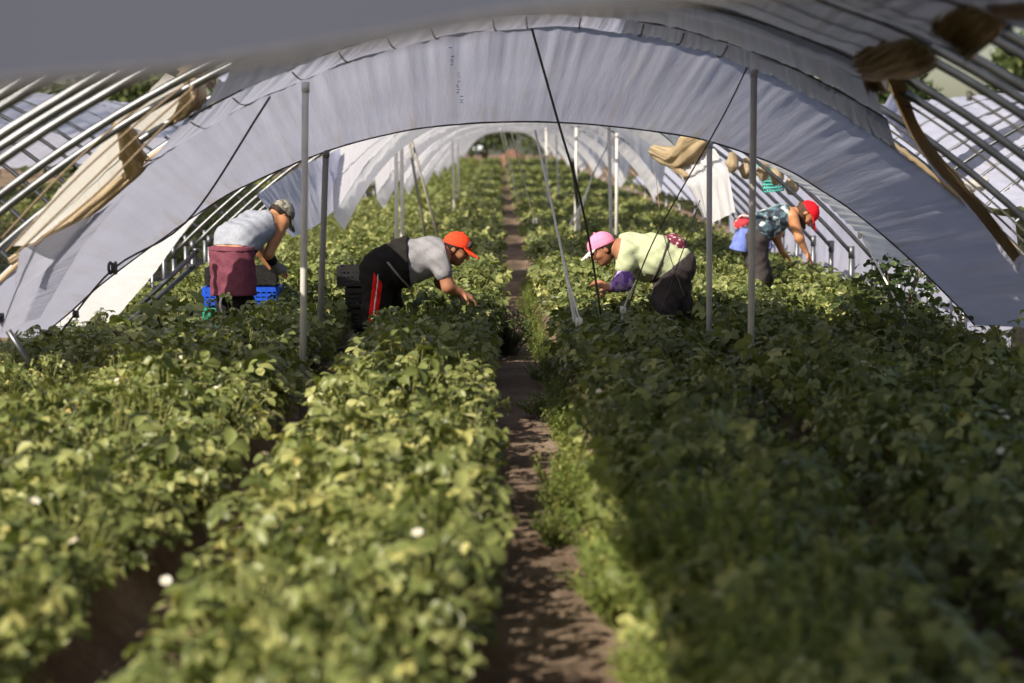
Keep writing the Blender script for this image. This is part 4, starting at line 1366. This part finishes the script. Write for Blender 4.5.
hair_np(hc, Rm1, M_HAIR, w1, -.03, .0)
cap_hat(hc, Rm1, M_CAMO, w1, label='camouflage cap')
q = SDF(.007); q.cap(elR + (wrR - elR) * .55, wrR, .042, .038); q.cap(wrR, wrR + (J(280, 274, .46) - wrR) * .5, .04, .045)
q.mesh('glove', M_GLOVE, w1)
q = SDF(.007); q.cap(elR + (wrR - elR) * .02, elR + (wrR - elR) * .6, .047, .04); q.mesh('arm_sleeve', M_BLACK, w1)
for an in (anR, anL):
    q = SDF(.007); q.cap(an - F1 * .03 + np.array([0, 0, -.03]), an + F1 * .15 + np.array([0, 0, -.045]), .045, .04); q.cap(an + np.array([0, 0, .12]), an + np.array([0, 0, -.03]), .062, .05)
    q.mesh('boot', M_SHOE, w1)
mb = MB(); mb.tube(spline([J(224, 296, -.16), J(223, 304, -.17), J(225, 312, -.16)], 8), .009, 6); fix(mb.build('apron_string', M_WHITEF), w1)

# ---------------- worker in pale lime shirt and pink cap
D = 15.3
gy = 150 + CAMZ * FPX / D
w3 = person('person', 'worker in pink cap and pale lime shirt bending over the shaded row with purple sleeves', tuple(J(668, gy)))
B3 = SDF(.007)
def trunk3(q, r0=0.0):
    for s in (-1, 1):
        q.cap(J(672, 264, s * .09), J(654, 257, s * .095), .155 + r0, .15 + r0, .05)
        q.cap(J(654, 257, s * .095), J(630, 251, s * .09), .155 + r0, .128 + r0, .05)
        q.cap(J(630, 251, s * .09), J(623, 249, s * .13), .10 + r0, .065 + r0, .05)
    q.ell(J(645, 266, 0), (.10, .14, .11), None, .05)
    return q
trunk3(B3)
hc = J(603, 249); Rm3 = frame((-.86, -.15, -.52), (-.52, 0, .86))
B3.cap(J(621, 248), J(608, 248), .062, .055, .04)
head(B3, hc, Rm3)
shN, elN, wrN = J(624, 252, -.19), J(622, 280, -.24), J(609, 287, -.2)
shF, elF, wrF = J(624, 250, .19), J(628, 278, .22), J(613, 288, .16)
B3.chain([shN, elN, wrN], [.068, .05, .031]); B3.chain([shF, elF, wrF], [.066, .047, .031])
hand(B3, wrN, J(601, 283, -.2) - wrN, (0, .5, -.8), 1, .5); hand(B3, wrF, J(603, 291, .12) - wrF, (0, -.3, -1), -1, .5)
hipN, knN, anN = J(675, 267, -.1), J(661, 306, -.12), J(665, gy - 10, -.11)
hipF, knF, anF = J(674, 267, .1), J(680, 306, .12), J(682, gy - 11, .12)
def legs3(q, r0=0.0):
    q.chain([hipN, knN, anN], [.14 + r0, .09 + r0, .054 + r0], .05); q.chain([hipF, knF, anF], [.14 + r0, .09 + r0, .054 + r0], .05); return q
legs3(B3)
B3.mesh('body', M_SKIN, w3); face_parts(hc, Rm3, w3)
T3 = trunk3(SDF(.008)); T3.cap(shN, shN + (elN - shN) * .4, .08, .072, .04); T3.cap(shF, shF + (elF - shF) * .4, .08, .07, .04)
sh = T3.mesh('shirt', M_LIME, w3, .013, [below(J(617.5, 249), (-.9, 0, .2)), below(J(675, 272), (.61, 0, -.79))], .0045); sh['label'] = 'pale lime short-sleeved shirt'
L3 = trunk3(legs3(SDF(.008)))
tr_ = L3.mesh('trousers', M_CHAR, w3, .008, [below(J(668, 266), (-.61, 0, .79)), below((0, 0, .06), (0, 0, -1))], .004); tr_['label'] = 'charcoal trousers'
q = SDF(.007)
for s in (-1, 0, 1): q.ell(J(675 - .5 * abs(s), 243 + 1.2 * abs(s), s * .11), (.095, .08, .065), frame((.87, 0, -.42), (.42, 0, .87)), .02)
po = q.mesh('waist_pouch', M_FLORAL, w3, 0, (), .003); po['label'] = 'maroon floral waist pouch'
q = trunk3(SDF(.008))
be = q.mesh('belt', M_CHAR, po, .019, [below(J(661, 258), (.9, 0, -.35)), below(J(658, 258), (-.9, 0, .35))]); be.parent = po; be.location = (0, 0, 0)
for a, b_, c_, nm in ((shN, elN, wrN, 1), (shF, elF, wrF, 2)):
    q = SDF(.007); q.cap(a + (b_ - a) * .72, b_, .062, .066); q.cap(b_, b_ + (c_ - b_) * .6, .066, .05)
    sl_ = q.mesh('arm_sleeve', M_PURPLE, w3, 0, (), .004); sl_['label'] = 'purple printed forearm sleeve'
hair_np(hc, Rm3, M_HAIR, w3, -.055, .015)
cap_hat(hc, Rm3, M_PINK, w3, M_PINKW, label='pink baseball cap with pale brim')
q = SDF(.007); q.cap(J(611, 244), J(613, 255, -.03), .035, .025); q.mesh('hair_tail', M_HAIR, w3, 0, (), .002)
for an in (anN, anF):
    q = SDF(.007); q.cap(an + np.array([.03, 0, -.03]), an + np.array([-.15, 0, -.045]), .045, .04); q.cap(an + np.array([0, 0, .06]), an + np.array([.01, 0, -.03]), .058, .05)
    q.mesh('boot', M_SHOE, w3)

# ---------------- worker with the crimson cap further back
D = 19.2
gy = 150 + CAMZ * FPX / D + .9
w4 = person('person', 'worker in crimson cap and printed tank top stooping behind the tall grey post', tuple(J(756, gy)))
B4 = SDF(.007)
def trunk4(q, r0=0.0):
    for s in (-1, 1):
        q.cap(J(754, 236, s * .085), J(764, 225, s * .08), .135 + r0, .118 + r0, .05)
        q.cap(J(764, 225, s * .08), J(783, 216, s * .085), .118 + r0, .108 + r0, .05)
        q.cap(J(783, 216, s * .085), J(790, 214, s * .12), .08 + r0, .05 + r0, .05)
    return q
trunk4(B4)
hc = J(806, 213.5); Rm4 = frame((.45, -.1, -.88), (.88, 0, .45))
B4.cap(J(788, 213), J(803, 212), .056, .05, .04)
head(B4, hc, Rm4)
shN, elN, wrN = J(790, 216, -.16), J(796.5, 237, -.19), J(803, 250, -.15)
shF, elF, wrF = J(787, 217, .16), J(779, 239, .18), J(784, 252, .14)
B4.chain([shN, elN, wrN], [.058, .041, .029]); B4.chain([shF, elF, wrF], [.056, .041, .029])
hand(B4, wrN, J(808, 256, -.12) - wrN, (-.8, .2, -.4), -1, .4); hand(B4, wrF, J(790, 258, .12) - wrF, (-.8, 0, -.4), 1, .4)
hipN, knN, anN = J(753, 241, -.09), J(758, 276, -.1), J(754, gy - 7, -.1)
hipF, knF, anF = J(753, 241, .09), J(764, 276, .11), J(768, gy - 8, .12)
def legs4(q, r0=0.0):
    q.chain([hipN, knN, anN], [.125 + r0, .08 + r0, .05 + r0], .05); q.chain([hipF, knF, anF], [.125 + r0, .08 + r0, .05 + r0], .05); return q
legs4(B4)
B4.mesh('body', M_SKIN2, w4); face_parts(hc, Rm4, w4)
T4 = trunk4(SDF(.008))
tk = T4.mesh('tank_top', M_PATT, w4, .011, [below(J(786, 216), (.95, 0, -.1)), below(J(757, 232), (-.75, 0, -.66))], .003); tk['label'] = 'navy and white printed tank top'
trunk4(legs4(SDF(.008))).mesh('trousers', M_CHAR, w4, .010, [below(J(761, 229), (.7, 0, .7)), below((0, 0, .06), (0, 0, -1))], .004)
q = SDF(.007); q.ell(J(743, 223, -.02), (.10, .13, .08), frame((.8, 0, .4), (-.4, 0, .8))); wb = q.mesh('waist_bag', M_REDPR, w4, 0, (), .003); wb['label'] = 'red and white printed waist bag'
q = SDF(.008)
for s in (-1, 0, 1): q.cap(J(744, 230, s * .1 - .03), J(738, 250, s * .11 - .03), .06, .075, .03)
sk = q.mesh('waist_cloth', M_BLUEF, w4, 0, [below(J(738, 250.5), (-.2, 0, -1)), below(J(745, 228), (0, 0, 1))], .006, wfreq=(60, 60, 8)); sk['label'] = 'blue cloth tied behind the hips'
q = SDF(.008); q.cap(J(760, 224, -.14), J(768, 246, -.13), .035, .03); q.mesh('tied_sleeve', M_PURF, w4, 0, (), .004)
h_ = hair_np(hc, Rm4, M_HAIRB, w4, -.06, .01)
q = SDF(.007); q.chain([hc - Rm4[:, 0] * .08 + Rm4[:, 2] * .01, J(801, 216, -.04), J(803.5, 228, -.04)], [.05, .045, .015], .02); q.mesh('ponytail', M_HAIRB, w4, 0, (), .003, wfreq=(120, 120, 10))
cap_hat(hc, Rm4, M_REDC, w4, label='crimson baseball cap')
for an in (anN, anF):
    q = SDF(.007); q.cap(an + np.array([-.03, 0, -.03]), an + np.array([.15, 0, -.04]), .042, .037); q.cap(an + np.array([0, 0, .06]), an + np.array([-.01, 0, -.03]), .055, .05)
    q.mesh('boot', M_SHOE, w4)

# ------------------------------------------------------------------ picking crates
def crate(c, size, rot, mat, label, group=None):
    """ventilated open harvest crate; c is the middle of its bottom"""
    e = empty('harvest_crate', tuple(c)); e.rotation_euler = (0, 0, rot); tag(e, label, 'crate', group)
    lx, ly, h = size[0] / 2, size[1] / 2, size[2]
    mb = MB(); mb.box((0, 0, .008), (lx - .012, ly - .012, .008))
    for i in range(-4, 5): mb.box((i * lx / 4.6, 0, .018), (.006, ly - .012, .004))
    mb.build('bottom', mat, e, False)
    for nm, dx in (('side_wall', 1), ('side_wall', -1)):
        mb = MB()
        for z in (.02, h * .36, h * .58, h - .02): mb.box((0, dx * ly, z), (lx, .007, .012 if z < h - .03 else .02))
        n = 13
        for i in range(n + 1): mb.box((-lx + 2 * lx * i / n, dx * ly, h / 2), (.006 if 0 < i < n else .016, .008, h / 2))
        mb.build(nm, mat, e, False)
    for nm, dx in (('end_wall', 1), ('end_wall', -1)):
        mb = MB()
        for z in (.02, h * .36, h * .5): mb.box((dx * lx, 0, z), (.007, ly, .012))
        mb.box((dx * lx, 0, h - .012), (.009, ly, .012))
        for y_ in (-.68, .68): mb.box((dx * lx, y_ * ly, h * .75), (.007, ly * .32, h * .22))
        n = 9
        for i in range(n + 1): mb.box((dx * lx, -ly + 2 * ly * i / n, h * .28), (.008, .006, h * .28))
        mb.build(nm, mat, e, False)
    return e


def z_stack(px, D, x_shift=0):
    p = P(px, 300, D); return p[0], D


x_, y_ = z_stack(353, 16.25)
x3 = P(358, 300, 16.25)[0]
for i, (dx, rot, lab) in enumerate(((.10, .05, 'black harvest crate behind the orange-capped worker, bottom of the stack'), (.06, -.04, 'black harvest crate behind the orange-capped worker, second from the bottom'),
                                    (.03, .06, 'black harvest crate behind the orange-capped worker, third up, below the topmost'), (-.03, .02, 'black harvest crate behind the orange-capped worker, topmost of the stack'))):
    crate((x3 + .09 + dx, 16.3, .035 + i * .172), (.42, .34, .16), rot, M_CRATEK, lab, None)
xb = P(242, 300, 16.85)[0]
crate((xb - .04, 16.95, .04), (.58, .38, .17), .05, M_CRATEG, 'green harvest crate at the bottom behind the maroon apron')
crate((xb - .02, 16.95, .22), (.56, .38, .11), -.03, M_CRATEG, 'green harvest crate behind the maroon apron, directly under the blue one')
crate((xb, 16.95, .345), (.62, .38, .16), .02, M_CRATEB, 'blue harvest crate stacked behind the maroon apron')
crate((xb - .01, 16.95, .518), (.56, .38, .15), .04, M_CRATEK, 'black harvest crate on top of the blue crate behind the maroon apron')

# ------------------------------------------------------------------ beyond the tunnel end
bank = []
xs_ = np.linspace(-14, 16, 61); ys_ = np.linspace(116, 150, 30)
X, Y = np.meshgrid(xs_, ys_)
h = np.clip((Y - 118) / 26, 0, 1)
Z = .62 + 1.1 * h * np.exp(-((X - .9) / 1.0) ** 2) + .05 * np.sin(X * 1.7) * np.sin(Y * .9) * h
Z[0, :] = .2; Z[:, 0] = .2; Z[:, -1] = .2
idx = np.arange(X.size).reshape(X.shape)
Fq = np.stack([idx[:-1, :-1], idx[:-1, 1:], idx[1:, 1:], idx[1:, :-1]], -1).reshape(-1, 4)
o = newobj('hill', mesh_np('hill', np.stack([X, Y, Z], -1).reshape(-1, 3), Fq), M_REDSOIL)
tag(o, 'reddish earth bank beyond the end of the tunnel', 'earth bank', kind='structure')


def tree(c, R, H, n, seed, label, mat=M_TREE, name='tree', lsz=.5):
    r = np.random.default_rng(seed)
    e = empty(name, tuple(c)); tag(e, label, 'tree')
    blobs = [(np.array([r.uniform(-.6, .6) * R, r.uniform(-.5, .5) * R, H * r.uniform(.35, .85)]), R * r.uniform(.35, .6)) for _ in range(9)]
    Vs, Fs, Ts, nb = [], [], [], 0
    for i in range(n):
        bc, br = blobs[int(r.integers(9))]
        d = r.normal(0, 1, 3); d /= np.linalg.norm(d)
        p = bc + d * br * r.uniform(.55, 1.05); p[2] = max(p[2], .05)
        M = rotz(r.uniform(0, 6.28)) @ roty(r.uniform(-1.3, 1.3)) @ rotx(r.uniform(-1, 1))
        s = lsz * r.uniform(.5, 1.1)
        V, F_ = leaflet_v(s, s * .7, .3, .2, 1)
        Vs.append((M @ V.T).T + p); Fs.append(F_ + nb); nb += len(V); Ts.append(np.full(len(V), np.clip(r.normal(.5, .25), 0, 1)))
    newobj('crown', mesh_np('crown', np.vstack(Vs), np.vstack(Fs), True, {'tone': np.concatenate(Ts)}), mat, e)
    mb = MB(); mb.tube([(0, 0, -.2), (.05 * R, 0, H * .3), (.1 * R, .02, H * .6)], [R * .09, R * .07, R * .04], 8)
    for bc, br in blobs[:5]: mb.tube([(.05 * R, 0, H * .3), tuple(bc)], [R * .04, R * .015], 6)
    mb.build('trunk', M_BARK, e)


for i, (x, y, R, H, lab) in enumerate((
        (-5.8, 134, 2.2, 3.6, 'dark bush beyond the tunnel end beside the parked car'),
        (-1.2, 152, 2.8, 4.6, 'brownish green bush on the bank above the red earth, beyond the path'),
        (3.6, 162, 2.3, 4.4, 'dark green bush on the bank directly above the red earth'),
        (6.5, 146, 3.0, 4.0, 'wide bush beyond the tunnel end on the shaded side'),
        (-9.5, 142, 3.0, 4.6, 'bush beyond the tunnel end behind the sunlit sheets'))):
    tree((x, y, .5), R, H, 900, 800 + i, lab, M_TREE, 'bush', .4)
for i, (x, y, lab) in enumerate(((-38, 84, 'low dark bush beyond the tunnels at the frame edge'), (-32, 88, 'low dark bush beyond the tunnels, second from the frame edge'), (-26, 86, 'low dark bush beyond the tunnels, third from the frame edge'),
                                   (-20, 90, 'low dark bush beyond the tunnels behind the large cream flap'))):
    tree((x, y, .3), 2.7, 2.9, 1100, 840 + i, lab, M_TREE, 'bush', .55)
for i, (x, y, R, H, lab) in enumerate((
        (39, 146, 5, 9.5, 'dark tree above the neighbouring white tunnel roof, at the frame edge'),
        (32, 165, 4.5, 7.5, 'dark tree above the neighbouring white roof between the bare hoops'),
        (52, 172, 6, 13, 'tall dark tree behind the topmost bare hoops at the frame corner'),
        (24, 178, 4, 8, 'yellowish green tree showing under the brown roof bundles'),
        (-26.5, 150, 4.5, 8.5, 'dark tree showing above the small cream flap'),
        (-33, 160, 5, 8, 'dark tree behind the bluish neighbouring roof'))):
    tree((x, y, .2), R, H, 2600, 820 + i, lab, M_TREE, 'tree', .7)
cx, cy = P(478, 160, 230)[0], 230
ce = empty('car', (cx, cy, 1.2)); tag(ce, 'dark parked car with pale windscreen beyond the tunnel end', 'car')
mb = MB(); mb.box((0, 0, .62), (.82, 2.0, .3)); mb.box((0, -.2, .62), (.86, 1.6, .2)); mb.build('car_body', M_CARB, ce)
mb = MB(); mb.add([(-.72, -1.0, .9), (.72, -1.0, .9), (.72, 1.6, .9), (-.72, 1.6, .9), (-.58, -.35, 1.42), (.58, -.35, 1.42), (.58, 1.2, 1.42), (-.58, 1.2, 1.42)], [(0, 1, 5, 4), (1, 2, 6, 5), (2, 3, 7, 6), (3, 0, 4, 7), (4, 5, 6, 7)]); mb.build('cabin', M_CARB, ce, False)
mb = MB(); mb.add([(-.64, -.98, .93), (.64, -.98, .93), (.52, -.42, 1.38), (-.52, -.42, 1.38)], [(0, 1, 2, 3)]); mb.build('windscreen', M_GLASS, ce, False)
for sx in (-.8, .8):
    for sy in (-1.3, 1.3):
        mb = MB(); mb.tube([(sx - .1, sy, .32), (sx + .1, sy, .32)], .32, 18); mb.build('wheel', M_TYRE, ce)
bk = bpy.data.objects['hill']
ce.location = (cx, cy, .74)

# ------------------------------------------------------------------ light
sun = bpy.data.lights.new('sun', 'SUN')
sun.energy = 7.0
sun.angle = math.radians(.6)
sun.color = (1.0, .89, .72)
so = bpy.data.objects.new('sun', sun); COL.objects.link(so)
to_sun = Vector((-.88, -.92, 1.0)).normalized()
so.rotation_euler = to_sun.to_track_quat('Z', 'Y').to_euler()
w = bpy.data.worlds.new('world'); scene.world = w; w.use_nodes = True
nt = w.node_tree
bg = nt.nodes['Background']
sky = nt.nodes.new('ShaderNodeTexSky'); sky.sky_type = 'NISHITA'; sky.sun_disc = False
sky.sun_elevation = math.radians(38); sky.sun_rotation = math.atan2(to_sun.x, to_sun.y)
sky.dust_density = 2.0
hz = nt.nodes.new('ShaderNodeMix'); hz.data_type = 'RGBA'; hz.blend_type = 'MULTIPLY'; hz.inputs[0].default_value = 1
nt.links.new(sky.outputs[0], hz.inputs[6]); hz.inputs[7].default_value = (1.06, .98, .86, 1)     # hazy, slightly dusty sky
nt.links.new(hz.outputs[2], bg.inputs[0]); bg.inputs[1].default_value = .11
scene.view_settings.view_transform = 'Standard'
scene.view_settings.look = 'None'
scene.view_settings.gamma = 1
scene.view_settings.use_curve_mapping = False
scene.view_settings.exposure = 0.1
scene.cycles.max_bounces = 8
scene.cycles.diffuse_bounces = 4
scene.cycles.transmission_bounces = 6
